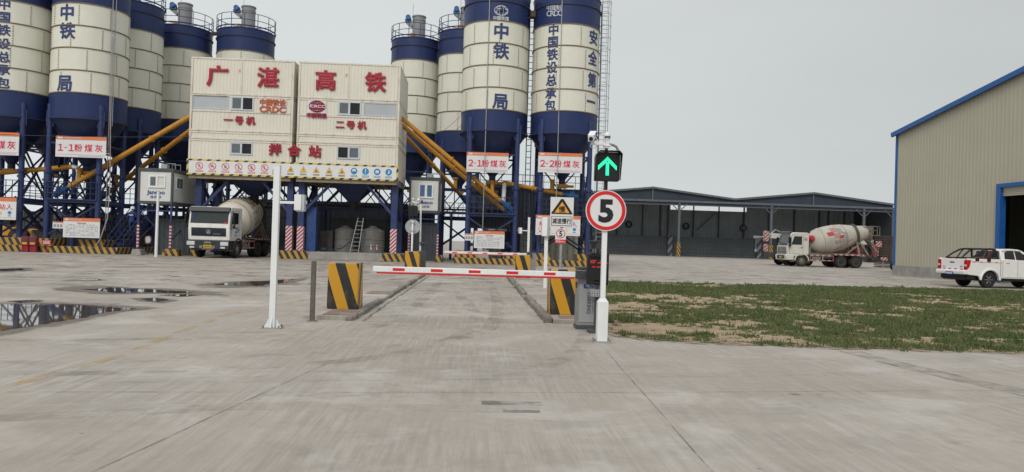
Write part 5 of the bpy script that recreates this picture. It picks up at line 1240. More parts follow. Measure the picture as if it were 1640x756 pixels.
# far left column of the outgoing lane
root = thing('plate_reader', 'far white camera post with dark cabinet beside the round sign back', 'plate reader', (-2.2, 31.6, 0))
m = MB(); m.bar((-2.26, 31.6, .9), (-2.29, 31.6, 3.0), .07); m.build('column', WHITE, root)
m = MB(); m.box(-2.36, -2.02, 31.45, 31.8, 0, .98); m.build('cabinet', GREYD, root, bevel=.01)
m = MB(); m.obox((-2.3, 31.6, 3.05), .12, .22, .1, (.2, 0, .4)); m.bar((-2.45, 31.6, 2.97), (-2.2, 31.6, 2.97), .03); m.build('camera', GREYD, root)
m = MB(); m.box(-2.3, -1.98, 31.4, 31.65, 1.28, 1.34); m.bar((-2.3, 31.6, 1.2), (-2.0, 31.5, 1.3), .05); m.build('bracket', GREYD, root)
# white post carrying an edge-on led panel
root = thing('display_post', 'white post with boxy led panel seen edge on, left of the triangle sign', 'display post', (2.22, 23.05, 0))
m = MB(); m.box(2.16, 2.265, 22.98, 23.12, 0, 1.68); m.box(2.1, 2.33, 22.9, 23.2, 0, .015); m.build('post', WHITE, root, bevel=.008)
m = MB(); m.obox((2.20, 23.05, 1.955), .17, .44, .58, (0, 0, radians(-18))); bx_ = m.build('panel_case', WHITE, root, bevel=.01)
m = MB(); m.obox((2.20-.089*cos(radians(18))+.0, 23.05+.089*sin(radians(18)), 1.955), .012, .38, .52, (0, 0, radians(-18))); sc_ = m.build('led_screen', BLACK, bx_)
# warning sign
root = thing('road_sign', 'road sign with amber triangle and small red speed plate on grey pole', 'road sign', (2.26, 19.55, 0))
m = MB(); m.cyl((2.275, 19.56, 0), (2.275, 19.56, 2.6), .042, n=14); m.build('pole', GALV, root)
m = MB(); m.box(1.955, 2.565, 19.48, 19.50, 1.885, 2.665); sg = m.build('sign_panel', WHITEB, root, bevel=.006)
f = planar((2.26, 19.479, 2.275)); m = MB(); m.rect(-.275, .275, -.355, -.11, f, .001, .004, 0); m.rect(-.262, .262, -.342, -.123, f, .004, .006, 1)
m.poly([(-.275, -.05), (.275, -.05), (.275, -.02), (0.03, .345), (-.03, .345), (-.275, -.02)], f, 0, .004, 0); m.poly([(-.20, -.018), (.20, -.018), (0, .27)], f, .004, .007, 2)
m.build('triangle', [BLACK, WHITEB, WORG], sg)
m = MB(); m.text('慢', f, .165, 0, .075, .010, 0, .03); m.text('减速慢行', f, .145, 0, -.232, .010, 0, .03, width=.50); m.build('lettering', BLACK, sg, smooth=False)
m = MB(); m.box(2.105, 2.385, 19.485, 19.505, 1.46, 1.855); sg2 = m.build('speed_plate', WHITEB, root)
f = planar((2.245, 19.484, 1.66)); m = MB(); m.ring(0, .055, .12, .12, .02, f, 0, .004, 0); m.rect(-.14, .14, -.20, -.10, f, 0, .004, 0); m.text('限速5km', f, .055, 0, -.15, .007, 1, .01, width=.24); m.build('red_marking', [SREDR, WHITEB], sg2, smooth=False)
m = MB(); m.text('5', f, .14, 0, .055, .006, 0, .03); m.build('numeral', BLACK, sg2, smooth=False)
# thin white mast in front of the left cabin
m = MB(); p = V(250, 405, 43.5); q_ = V(254, 308, 43.5); m.cyl((p.x, 43.5, 0), (p.x, 43.5, 3.68), .085, .07, n=12); tag(m.build('mast', WHITE, loc=(p.x, 43.5, 0)), 'thin plain white mast standing before the left cabin', 'pole')

# ================================================================== VEHICLES
def wheel(root, x, y, r, wdt, mtr=RUBBER, rimm=DUST, dual=False, lug=10, spokes=0):
    """wheel with axle along x; x is the outer face, sign gives the side"""
    s_ = 1 if x > 0 else -1
    M = Matrix(((0, 0, s_), (1, 0, 0), (0, 1, 0)))
    m = MB(); rr = r*.56
    prof = [(rr, -wdt+.02), (r*.90, -wdt), (r*.985, -wdt*.85), (r, -wdt*.5), (r*.985, -wdt*.15), (r*.90, 0), (rr*1.06, -.015), (rr, -.04)]
    m.lathe(prof, (x, y, r), 36, 0, M)
    if dual: m.lathe([(a, b-wdt-.05) for a, b in prof], (x, y, r), 36, 0, M)
    ty = m.build('tyre', mtr, None, world=False)
    w_ = bpy.data.objects.new('wheel', bpy.data.meshes.new('wheel'))
    # the rim is the wheel's own mesh, the tyre its child
    m2 = MB(); dsh = -.09 if dual else -.03
    m2.lathe([(rr, -wdt+.03), (rr, -.035), (rr*.93, -.03), (rr*.86, dsh-.02), (rr*.50, dsh-.04 if spokes else dsh), (rr*.42, dsh+.03), (rr*.2, dsh+.05), (0, dsh+.05)], (x, y, r), 32, 0, M)
    for i in range(lug):
        a = 2*pi*i/lug; c = Vector((x, y, r)) + M @ Vector((rr*.62*cos(a), rr*.62*sin(a), dsh)); m2.cyl(c, c+Vector((s_*.03, 0, 0)), .022*r/.5, n=6)
    if spokes:
        for i in range(spokes):
            a = 2*pi*i/spokes; c0 = Vector((x, y, r)) + M @ Vector((rr*.25*cos(a), rr*.25*sin(a), -.015)); c1 = Vector((x, y, r)) + M @ Vector((rr*.95*cos(a), rr*.95*sin(a), -.03)); m2.bar(c0, c1, rr*.22, .03, 1)
    bpy.data.objects.remove(w_)
    w_ = m2.build('wheel', [rimm, GALV], root, world=False)
    ty.parent = w_; ROOTM[ty.name] = ROOTM[root.name]
    return w_
def mixer(label, loc, rz, style, wht, drm):
    root = thing('mixer_truck', label, 'mixer truck', loc, rz, 'concrete mixer trucks')
    B = lambda mb, n, mt, par=root, **k: mb.build(n, mt, par, world=False, **k)
    r = .53
    for sx in (1, -1):
        wheel(root, sx*1.20, 0, r, .30)
        for y in (3.55, 4.92): wheel(root, sx*1.22, y, r, .28, dual=True)
    m = MB()
    for sx in (-1, 1): m.box(sx*.43-.05, sx*.43+.05, -1.0, 6.3, .78, 1.05)
    for y in (0, 3.55, 4.92): m.cyl((-1.0, y, r), (1.0, y, r), .10, n=10)
    for y in (1.4, 2.6, 5.9): m.box(-.4, .4, y, y+.12, .8, 1.03)
    m.box(-.5, .5, -.9, .5, .55, .95); B(m, 'chassis', CHAS)
    # tanks and side guards
    m = MB(); m.box(.62, 1.12, .95, 1.75, .62, 1.12); m.box(-1.12, -.62, .95, 2.1, .62, 1.12); B(m, 'fuel_tank', DUST, bevel=.04)
    for sx in (-1, 1):
        m = MB()
        for z in (.60, 1.02): m.box(sx*1.19-.02, sx*1.19+.02, .75, 2.85, z-.04, z+.04)
        for y in (.76, 1.9, 2.84): m.box(sx*1.17-.02, sx*1.17+.02, y-.03, y+.03, .56, 1.1)
        B(m, 'side_guard', stripes('guard_tape', (.42, .385, .34), (.30, .06, .055), .52, (0, 1, 0), .5) if 'guard_tape' not in MATS else MATS['guard_tape'])
        m = MB(); m.box(sx*.85-.36, sx*.85+.36, 2.95, 5.55, 1.16, 1.20); m.box(sx*1.21-.015, sx*1.21+.015, 2.95, 5.55, 1.10, 1.20); B(m, 'mudguard', MATS['guard_tape'])
    # subframe, pedestal, rear stand
    m = MB()
    for sx in (-1, 1):
        m.box(sx*.42-.06, sx*.42+.06, .75, 6.25, 1.05, 1.25)
        m.bar((sx*.42, .95, 1.2), (sx*.30, 1.15, 1.95), .16); m.bar((sx*.85, 5.3, 1.2), (sx*.62, 5.15, 2.55), .15); m.bar((sx*.75, 6.2, 1.2), (sx*.60, 5.35, 2.45), .13)
        m.bar((sx*.45, 4.3, 1.2), (sx*.75, 5.2, 2.0), .12)
    m.box(-.62, .62, 5.02, 5.30, 2.35, 2.55); B(m, 'subframe', DUST)
    # drum
    ax0 = Vector((0, .95, 2.05)); ax1 = Vector((0, 6.35, 3.24)); d = (ax1-ax0); Ln = d.length; d.normalize()
    x_ = Vector((1, 0, 0)); y_ = d.cross(x_).normalized(); M = Matrix((x_, y_, d)).transposed()
    m = MB(); prof = [(0, 0), (.42, .02), (.52, .10), (1.08, .72), (1.19, 1.15), (1.235, 1.9), (1.23, 2.5), (1.14, 3.2), (.95, 3.95), (.73, 4.75), (.58, Ln), (.50, Ln), (.45, Ln-.35), (0, Ln-.5)]
    m.lathe(prof, ax0, 48, 0, M); dr = B(m, 'drum', drm)
    m = MB()
    for t, rr in ((1.15, 1.195), (2.5, 1.235), (3.2, 1.145)): m.lathe([(rr-.01, t-.02), (rr+.012, t-.015), (rr+.012, t+.015), (rr-.01, t+.02)], ax0, 48, 0, M)
    B(m, 'weld_seam', mat('drum_seam', (.24, .15, .085), .8, var=.4, scale=5) if style == 'old' else mat('drum_seam_grey', (.27, .25, .215), .7), dr)
    m = MB(); m.lathe([(.80, 4.22), (.98, 4.22), (.98, 4.42), (.76, 4.42)], ax0, 40, 0, M); B(m, 'roller_ring', CHAS)
    def dm(u, v, w):      # u along the drum (towards the tail), v round it (upward on the left side), w out
        t = u; k = 0
        while k < len(prof)-1 and prof[k+1][1] < t: k += 1
        (ra, za), (rb, zb) = prof[k], prof[k+1]; rr = ra+(rb-ra)*(t-za)/max(zb-za, 1e-6)+w+.004
        a = v/1.17
        return ax0 + M @ Vector((rr*cos(a), -rr*sin(a) if y_.z < 0 else rr*sin(a), t))
    if style == 'new':
        m = MB()
        def patch(u0, u1, v0, v1, mi, sk=0):
            nu, nv = 10, 8; vs = [dm(u0+(u1-u0)*i/nu + sk*j/nv, v0+(v1-v0)*j/nv, .006) for j in range(nv+1) for i in range(nu+1)]
            m.add(vs, [(j*(nu+1)+i, j*(nu+1)+i+1, (j+1)*(nu+1)+i+1, (j+1)*(nu+1)+i) for j in range(nv) for i in range(nu)], mi)
        patch(1.55, 2.1, .35, .70, 0, -.08); patch(2.42, 2.85, -.02, .25, 0, .05); patch(1.95, 2.45, .58, 1.15, 1, -.1)
        patch(2.1, 2.6, .12, .50, 1); patch(2.5, 2.95, .38, .95, 2, -.1)
        for i in range(4): patch(2.0+i*.34, 2.28+i*.34, -.42, -.10, 2)
        for i in range(3): patch(2.9+i*.16, 3.02+i*.16, -.10, .50, 2)
        for q in range(9): patch(1.9+q*.2, 2.16+q*.2, -1.0+q*.075, -.90+q*.075, 1)
        B(m, 'faded_lettering', [mat('faded_red', (.36, .045, .05), .6, var=.3, scale=7), mat('faded_pink', (.40, .22, .20), .7, var=.25, scale=6), mat('faded_grey', (.27, .265, .25), .7, var=.25, scale=6)], dr)
    else:
        m = MB(); 
        for j, uu in enumerate((1.65, 1.95)):
            for i in range(3):
                u0 = uu; v0 = .25-i*.33; nu = 4
                vs = [dm(u0+.2*a/nu, v0+.2*b/nu, .006) for b in range(nu+1) for a in range(nu+1)]
                m.add(vs, [(b*(nu+1)+a, b*(nu+1)+a+1, (b+1)*(nu+1)+a+1, (b+1)*(nu+1)+a) for b in range(nu) for a in range(nu)])
        B(m, 'faded_lettering', mat('faded_blue', (.36, .44, .46), .7, var=.2, scale=6), dr)
        m = MB(); rr_ = random.Random(11)
        for i in range(70):
            u0 = 1.9+.9*rr_.random()*rr_.random(); v0 = -1.2+2.6*rr_.random(); s0 = .02+.10*rr_.random()**2
            vs = [dm(u0+s0*cos(a)*.7, v0+s0*1.6*sin(a), .005) for a in [2*pi*k/8 for k in range(8)]]; m.add(vs, [tuple(range(8))])
        B(m, 'rust_spots', mat('rust_orange', (.25, .13, .055), .85, var=.4, scale=8), dr)
    # hopper, chute, ladder
    m = MB(); m.lathe([(.55, .35), (.62, .75), (.58, .75), (.50, .35)], (0, 6.35, 3.15-.15), 20)
    m.lathe([(.30, -.55), (.50, .35)], (0, 6.5, 3.0), 20); B(m, 'feed_hopper', DUST)
    m = MB(); m.prism([(6.35, 2.45), (6.55, 2.55), (7.35, 1.45), (7.25, 1.35)], -.28, .28, 'x'); B(m, 'chute', DUST)
    m = MB()
    for x in (.72, 1.06): m.bar((x, 6.75, .95), (x, 6.25, 2.95), .05)
    for i in range(8): t = (i+.5)/8; m.bar((.72, 6.75-.5*t, .95+2*t), (1.06, 6.75-.5*t, .95+2*t), .04)
    for x in (.66, 1.1): m.tube([(x, 6.25, 2.95), (x, 6.25, 3.75), (x, 7.0, 3.75), (x, 7.0, 2.95)], .03, 6)
    m.tube([(.66, 6.25, 3.4), (.66, 7.0, 3.4), (-.66, 7.0, 3.4), (-.66, 6.25, 3.4)], .025, 6); m.tube([(.66, 6.25, 3.75), (.66, 7.0, 3.75), (-.66, 7.0, 3.75), (-.66, 6.25, 3.75)], .03, 6)
    m.box(.6, 1.15, 6.2, 7.05, 2.92, 2.96); B(m, 'ladder', DUST)
    m = MB(); m.box(-1.15, 1.15, 6.35, 6.45, .75, .95); m.box(.7, 1.2, 6.0, 6.7, .55, .6); B(m, 'rear_bumper', CHAS)
    for sx in (-1, 1): m = MB(); m.box(sx*.95-.14, sx*.95+.14, 6.45, 6.49, .78, .92); B(m, 'tail_lamp', LAMPR)
    m = MB(); m.cyl((-1.0, 5.75, 1.62), (-.2, 5.75, 1.62), .28, n=20); B(m, 'water_tank', DUST if style == 'old' else PRED)
    # cab
    hw = 1.22
    if style == 'old':
        prof = [(-1.30, .98), (-1.36, 1.80), (-1.22, 2.72), (-1.12, 3.0), (.50, 3.0), (.55, 2.9), (.55, 1.0), (.62, .98)]
        prof = [(-1.30, 1.02), (-1.36, 1.80), (-1.20, 2.74), (-1.10, 3.0), (.48, 3.0), (.55, 2.92), (.55, 1.02)]
    else:
        prof = [(-1.28, .80), (-1.33, 1.62), (-1.02, 2.86), (-.85, 3.0), (.52, 3.0), (.62, 2.9), (.62, 1.1), (.50, 1.05)]
    m = MB(); m.prism(prof, -hw, hw, 'x'); cb = B(m, 'cab', wht, bevel=.06, seg=3)
    def front(v0, v1, hw_, off=.006, th=.02, k=1.0):      # slab that follows the cab front between two heights
        def yf(z):
            for (ya, za), (yb_, zb_) in zip(prof, prof[1:]):
                if za <= z <= zb_: return ya+(yb_-ya)*(z-za)/(zb_-za)
            return prof[0][0]
        zs = [v0+(v1-v0)*i/6 for i in range(7)]
        m = MB(); P = [(yf(z)-off, z) for z in zs]+[(yf(z)-off-th, z) for z in reversed(zs)]
        m.prism(P, -hw_, hw_, 'x'); return m
    if style == 'old':
        B(front(2.02, 2.70, 1.10, .004, .012), 'windscreen', GLASST, cb)
        m = MB(); m.prism([(-1.16, 2.98), (-1.30, 2.96), (-1.40, 2.72), (-1.36, 2.70), (-1.20, 2.76)], -1.20, 1.20, 'x'); B(m, 'sun_visor', GREYD, cb, bevel=.02)
        gr = B(front(1.27, 1.76, 1.02, .004, .02), 'grille', mat('grille_slate', (.035, .045, .06), .45), cb, bevel=.008)
        m = MB()
        for i in range(6): z = 1.31+i*.075; m.box(-.98, .98, -1.385, -1.345, z, z+.028)
        B(m, 'grille_slat', BLACK, gr)
        f = planar((0, -1.388, 1.53)); m = MB(); m.ring(0, 0, .13, .13, .022, f, 0, .012, 0, 28)
        for a, b in ((-.07, .07), (.07, -.07)): m.poly([(a-.025, -.10), (a+.025, -.10), (b*.05+.018, .09), (b*.05-.018, .09)], f, 0, .01)
        m.rect(-.05, .05, -.045, -.02, f, 0, .01); m.rect(.28, .36, -.14, -.11, f, 0, .008); m.rect(.40, .48, -.14, -.11, f, 0, .008); m.rect(.52, .60, -.14, -.11, f, 0, .008); m.rect(.64, .70, -.14, -.11, f, 0, .008); B(m, 'emblem', GALV, gr)
        m = MB(); m.box(-1.24, 1.24, -1.46, -1.02, .52, 1.03); m.box(-1.0, 1.0, -1.40, -1.2, .44, .52); bp = B(m, 'bumper', mat('bumper_slate', (.026, .033, .042), .5, dirt=.3, dirtcol=(.09, .08, .07)), bevel=.03)
        for sx in (-1, 1):
            m = MB(); m.box(sx*.98-.23, sx*.98+.23, -1.475, -1.455, .74, .96); B(m, 'headlight', LAMPW, bp, bevel=.008)
            m = MB(); m.box(sx*.90-.13, sx*.90+.13, -1.475, -1.455, .57, .67); B(m, 'fog_lamp', LAMPW, bp)
        m = MB(); m.box(-.24, .24, -1.48, -1.455, .60, .76); B(m, 'number_plate', PLATEY, bp)
        m = MB(); f = planar((0, -1.481, .68))
        for i in range(6): m.rect(-.19+i*.066, -.15+i*.066, -.04, .04, f, 0, .003)
        B(m, 'plate_print', BLACK, bp)
        m = MB(); m.box(-.33, .33, -1.475, -1.45, .50, .56); m.box(-.45, -.28, -1.50, -1.45, .56, .72); m.box(.28, .45, -1.50, -1.45, .56, .72); m.box(-.2, .2, -1.475, -1.455, .85, .96); B(m, 'tow_frame', DUST, bp)
        m = MB(); m.bar((-.75, -1.33, 2.04), (-.15, -1.29, 2.14), .03); m.bar((.05, -1.33, 2.04), (.75, -1.30, 2.10), .03); B(m, 'wiper', BLACK, cb)
        m = MB(); m.obox((.95, -1.345, 2.07), .14, .02, .10); B(m, 'red_sticker', SREDR, cb); m = MB(); m.cyl((-.93, -1.295, 2.45), (-.93, -1.285, 2.45), .12, n=18); B(m, 'round_sticker', mat('sticker_blue', (.02, .05, .14), .5), cb)
        wz0, wz1, wy0, wy1 = 2.02, 2.68, -1.02, -.05
    else:
        B(front(1.86, 2.78, 1.10, .004, .012), 'windscreen', GLASST, cb)
        m = MB(); m.prism([(-.80, 3.0), (-1.02, 3.12), (-1.12, 3.08), (-1.18, 2.86), (-1.05, 2.90)], -1.12, 1.12, 'x'); B(m, 'sun_visor', GREYF, cb, bevel=.02)
        gr = B(front(1.10, 1.72, .98, .004, .02), 'grille', mat('grille_grey', (.16, .15, .135), .5), cb, bevel=.01)
        m = MB()
        for z in (1.16, 1.32, 1.48, 1.62): m.box(-.94, .94, -1.37, -1.28, z, z+.06)
        m.box(-.15, .15, -1.385, -1.3, 1.36, 1.48); B(m, 'grille_slat', GALV, gr)
        m = MB(); m.box(-1.24, 1.24, -1.42, -.72, .56, 1.06); bp = B(m, 'bumper', wht, bevel=.05)
        m = MB(); m.box(-.85, .85, -1.435, -1.41, .66, .98); B(m, 'bumper_grille', GREYD, bp)
        for sx in (-1, 1): m = MB(); m.box(sx*1.12-.13, sx*1.12+.13, -1.44, -1.15, .76, .99); B(m, 'headlight', LAMPW, bp, bevel=.02)
        m = MB(); m.box(-.22, .22, -1.45, -1.43, .74, .88); B(m, 'number_plate', PLATEY, bp)
        m = MB(); m.bar((-.7, -1.30, 1.88), (-.1, -1.24, 1.98), .03); m.bar((.1, -1.30, 1.88), (.75, -1.25, 1.96), .03); B(m, 'wiper', BLACK, cb)
        wz0, wz1, wy0, wy1 = 1.92, 2.66, -.88, -.02
    for sx in (-1, 1):
        m = MB(); P = [(wy0-.08 if style == 'new' else wy0, wz0), (wy1, wz0), (wy1, wz1), (wy0+.18 if style == 'new' else wy0+.1, wz1)]
        m.prism(P, sx*(hw-.01), sx*(hw+.008), 'x'); B(m, 'side_window', GLASSD if style == 'old' else GLASST, cb)
        m = MB(); t = .012
        for (a, b), (c, d_) in zip([(-1.12, 1.15), (-1.08, 1.95), (-.92, 2.78), (.10, 2.78), (.10, 1.15)], [(-1.08, 1.95), (-.92, 2.78), (.10, 2.78), (.10, 1.15), (-1.12, 1.15)]): m.bar((sx*(hw+.001), a, b), (sx*(hw+.001), c, d_), t)
        m.box(sx*(hw+.012)-.012, sx*(hw+.012)+.012, -.1, .04, 1.62, 1.70); B(m, 'door_seam', GREYD, cb)
        m = MB(); m.box(sx*1.42-.04, sx*1.42+.04, -1.30, -1.05, 1.98, 2.55); m.box(sx*1.40-.04, sx*1.40+.04, -1.25, -1.05, 1.75, 1.94); m.tube([(sx*1.2, -1.1, 2.72), (sx*1.42, -1.18, 2.68), (sx*1.42, -1.18, 1.8), (sx*1.22, -1.1, 1.75)], .022, 6); B(m, 'mirror', BLACK, cb, bevel=.015)
        # wheel arch
        m = MB(); n = 14; P = [(.66*cos(pi*i/n), r+.66*sin(pi*i/n)) for i in range(n+1)]+[(.58*cos(pi*i/n), r+.58*sin(pi*i/n)) for i in range(n, -1, -1)]
        m.prism(P, sx*.85, sx*1.26, 'x'); B(m, 'wheel_arch', GREYD if style == 'old' else wht)
        m = MB(); m.box(sx*1.0-.2, sx*1.0+.2, -.98, -.72, .42, .48); B(m, 'step', DUST)
        if style == 'old':
            f = planar((sx*(hw+.008), 0, 1.55), (0, sx*1, 0), (0, 0, 1)); m = MB()
            for v, c, n_ in ((.22, 0, 3), (.0, 1, 3), (-.2, 2, 2)):
                for i in range(n_): m.rect(-.55*sx*1+i*.15, -.55*sx*1+.12+i*.15, v-.06, v+.06, f, 0, .004, 0 if c != 0 or i < 2 else 1)
            B(m, 'door_print', [mat('print_sky', (.08, .30, .52), .5), BLACK], cb)
    if style == 'new':
        f = planar((hw+.004, .33, 2.42), (0, 1, 0), (0, 0, 1)); m = MB(); m.ring(0, 0, .15, .15, .03, f, 0, .004); m.rect(-.09, .09, -.03, .03, f, 0, .004); B(m, 'door_emblem', PRED, cb)
        m = MB(); m.lathe([(0, -.30), (.20, -.26), (.29, -.08), (.29, .08), (.20, .26), (0, .30)], (.72, 1.02, 2.52), 20, 0, Matrix(((0, 0, 1), (1, 0, 0), (0, 1, 0)))); m.box(.46, .98, 1.0, 1.06, 2.48, 2.56); B(m, 'red_tank', PRED)
    else:
        m = MB(); m.tube([(.5, -1.4, 2.7), (.5, -1.4, 2.7001)], .01, 4)
    return root
mixer('white mixer truck with dark bumper parked facing out under the left tower', (-15.35, 45.75, 0), radians(-4.0), 'old', TRW, DRUMC)
p = V(1282, 426.5, 66.6)
mixer('dusty cream mixer truck with faded red drum lettering before the dark shed', (p.x+.9, 69.6, 0), radians(-91.5), 'new', TRC, DRUMG).scale = (1.05, 1.05, 1.06)

def pickup(label, loc, rz):
    root = thing('pickup_truck', label, 'pickup truck', loc, rz)
    B = lambda mb, n, mt, par=root, **k: mb.build(n, mt, par, world=False, **k)
    # local: forward -y, origin under the rear axle. side profile as (y, z)
    r = .385; wb = -3.08
    for sx in (1, -1):
        for y in (0, wb): wheel(root, sx*.84, y, r, .25, RUBBER, CHAS, spokes=6, lug=6)
    def arch(cy, rr, n=12): return [(cy+rr*cos(pi*i/n), .40+rr*sin(pi*i/n)) for i in range(n+1)]
    low = [(1.22, .62), (1.24, 1.30), (1.18, 1.345), (-.53, 1.345), (-.56, 1.345)]
    cab0 = -.58
    bodyP = [(1.20, .60), (1.23, .86), (1.23, 1.30), (1.19, 1.34), (cab0, 1.34)]
    # bed side walls
    for sx in (-1, 1):
        P = [(1.16, .60), (1.20, .86), (1.20, 1.345), (-.55, 1.345), (-.55, .46)]+[(.0-.47*cos(pi*i/14), .36+.47*sin(pi*i/14)) for i in range(15)]+[(.60, .55)]
        m = MB(); m.prism(P, sx*.80, sx*.905, 'x'); B(m, 'bed_side', PAINTW, bevel=.025, seg=3)
        n = 16; P = [(.0-.56*cos(pi*i/n), .36+.56*sin(pi*i/n)) for i in range(n+1)]+[(.0-.46*cos(pi*i/n), .36+.46*sin(pi*i/n)) for i in range(n, -1, -1)]
        m = MB(); m.prism(P, sx*.87, sx*.955, 'x'); B(m, 'fender_flare', PAINTW, bevel=.03, seg=3)
        m = MB(); P = [(.0-.46*cos(pi*i/n), .36+.46*sin(pi*i/n)) for i in range(n+1)]; m.prism(P, sx*.45, sx*.80, 'x'); B(m, 'wheel_well', BLACK)
        m = MB()
        for i in range(4): y = .98-.02-i*.40; m.box(sx*.906-.004, sx*.906+.004, y-.16, y, 1.17, 1.21, 0); m.box(sx*.906-.003, sx*.906+.003, y-.38, y-.16, 1.175, 1.205, 1)
        B(m, 'reflective_tape', [SREDR, mat('tape_tan', (.50, .44, .36), .4)])
    m = MB(); m.box(-.80, .80, -.55, 1.1, .62, .68); m.box(-.80, .80, -.56, -.50, .68, 1.34); B(m, 'bed_floor', GREYD)
    m = MB(); m.box(-.72, .72, 1.13, 1.23, .80, 1.325); tg = B(m, 'tailgate', PAINTW, bevel=.025, seg=3)
    m = MB(); m.box(-.14, .14, 1.225, 1.245, 1.13, 1.18); B(m, 'handle', BLACK, tg, bevel=.006)
    m = MB()
    for i in range(4): m.box(-.66+i*.36, -.48+i*.36, 1.225, 1.238, .825, .87)
    for i in range(4): m.box(-.66+i*.36, -.46+i*.36, 1.14, 1.22, 1.325, 1.335)
    B(m, 'reflective_tape', SREDR, tg)
    m = MB(); m.box(.40, .64, 1.228, 1.234, .93, .955); m.box(-.64, -.46, 1.228, 1.234, .93, .955); m.box(-.62, -.52, 1.228, 1.234, .97, 1.0); B(m, 'badge', GREYD, tg)
    for sx in (-1, 1):
        m = MB(); m.prism([(1.245, .82), (1.235, 1.28), (1.02, 1.28), (1.10, .95)], sx*.72, sx*.925, 'x'); tl_ = B(m, 'tail_lamp', LAMPR, bevel=.015)
        m = MB(); m.box(sx*.83-.07, sx*.83+.07, 1.244, 1.252, .98, 1.07); B(m, 'reverse_lamp', LAMPW, tl_)
    m = MB(); m.prism([(1.16, .62), (1.34, .60), (1.38, .70), (1.36, .80), (1.16, .82)], -.90, .90, 'x'); bp = B(m, 'bumper', PAINTW, bevel=.03, seg=3)
    m = MB(); m.box(-.23, .23, 1.375, 1.39, .575, .715); B(m, 'number_plate', PLATEB, bp)
    m = MB(); f = planar((0, 1.39, .645), (-1, 0, 0))
    for i in range(6): m.rect(-.19+i*.066, -.15+i*.066, -.035, .035, f, 0, .003)
    B(m, 'plate_print', WHITE, bp)
    m = MB(); m.box(-.70, .70, -3.9, 1.15, .34, .58); m.box(-.85, .85, .75, 1.12, .38, .60); m.cyl((-.8, 0, r), (.8, 0, r), .09, n=10); B(m, 'underbody', BLACK)
    # lower cab and bonnet
    P = [(-.60, .46), (-.60, 1.345), (-.85, 1.36), (-2.30, 1.30), (-2.55, 1.24), (-3.75, 1.10), (-3.98, .98), (-4.03, .70), (-3.98, .48), (-3.60, .44)]+[(wb-.47*cos(pi*i/14), .36+.47*sin(pi*i/14)) for i in range(15)]+[(-2.5, .44)]
    m = MB(); m.prism(P, -.905, .905, 'x'); cb = B(m, 'body', PAINTW, bevel=.04, seg=3)
    # greenhouse, narrower at the roof
    base = [(-.60, 1.33), (-2.62, 1.26)]; topp = [(-.72, 1.80), (-.95, 1.845), (-1.55, 1.845), (-1.88, 1.79)]
    m = MB(); hb, ht = .86, .69
    pr = [(-.60, 1.33, hb), (-.66, 1.78, ht+.03), (-.78, 1.83, ht), (-1.2, 1.85, ht), (-1.65, 1.83, ht), (-1.86, 1.775, ht), (-2.66, 1.255, hb)]
    m.add([(s_*q[2], q[0], q[1]) for s_ in (-1, 1) for q in pr], [tuple(range(7)), tuple(range(13, 6, -1))]+[(i, (i+1) % 7, 7+(i+1) % 7, 7+i) for i in range(7)])
    gh = B(m, 'cab_roof', PAINTW, bevel=.03, seg=3)
    for sx in (-1, 1):
        def sw(y, z, o=.004): k = (z-1.30)/(1.80-1.30); return (sx*(.865+(ht+.02-.865)*k+o), y, z)
        for poly in ([(-.80, 1.36), (-.86, 1.68), (-1.0, 1.73), (-1.36, 1.74), (-1.36, 1.34)], [(-1.42, 1.34), (-1.42, 1.74), (-1.72, 1.71), (-2.32, 1.33)]):
            m = MB(); n = len(poly); m.add([sw(*p, .001) for p in poly]+[sw(*p, .007) for p in poly], [tuple(range(n)), tuple(range(2*n-1, n-1, -1))]+[(i, (i+1) % n, n+(i+1) % n, n+i) for i in range(n)]); B(m, 'side_window', mat('tinted_glass', (.02, .022, .024), .08, spec=.6), gh)
        m = MB(); m.tube([sw(-.74, 1.71, .01), sw(-.9, 1.755, .014), sw(-1.4, 1.765, .014), sw(-1.75, 1.735, .014)], .012, 6); B(m, 'rain_guard', BLACK, gh)
        m = MB()
        for y in (-.80, -1.78): m.box(sx*.908-.008, sx*.908+.012 if sx > 0 else sx*.908+.008, y-.11-.1, y-.11+.06, 1.16, 1.195)
        B(m, 'handle', GALV, cb)
        m = MB()
        for y in (-.66, -1.46, -2.5): m.bar((sx*.9055, y, .56), (sx*.9055, y, 1.32), .010)
        m.bar((sx*.9055, -.66, .52), (sx*.9055, -2.45, .52), .010); B(m, 'door_seam', GREYD, cb)
        m = MB(); m.box(sx*1.02-.11, sx*1.02+.11, -2.28, -2.16, 1.30, 1.46); B(m, 'mirror', PAINTW, gh, bevel=.03)
        m = MB(); m.box(sx*.92-.05, sx*.92+.05, -2.42, -.55, .34, .42); B(m, 'side_step', BLACK, cb, bevel=.01)
        m = MB(); m.box(sx*.72-.15, sx*.72+.15, -4.02, -3.9, .82, .98); B(m, 'headlight', LAMPW, cb, bevel=.02)
    m = MB(); m.add([(a, y, z) for a, y, z in ((-.74, -.615, 1.42), (.74, -.615, 1.42), (.66, -.655, 1.74), (-.66, -.655, 1.74))], [(0, 1, 2, 3)]); m.v = [(v[0], v[1]+.012, v[2]) for v in m.v]; B(m, 'rear_window', mat('rear_glass', (.05, .055, .06), .08, spec=.6), gh)
    m = MB(); m.add([(-.80, -2.60, 1.31), (.80, -2.60, 1.31), (.66, -1.90, 1.765), (-.66, -1.90, 1.765)], [(0, 1, 2, 3)]); m.v = [(v[0], v[1]-.012, v[2]+.012) for v in m.v]; B(m, 'windscreen', MATS['tinted_glass'], gh)
    # roll bar over the bed
    m = MB()
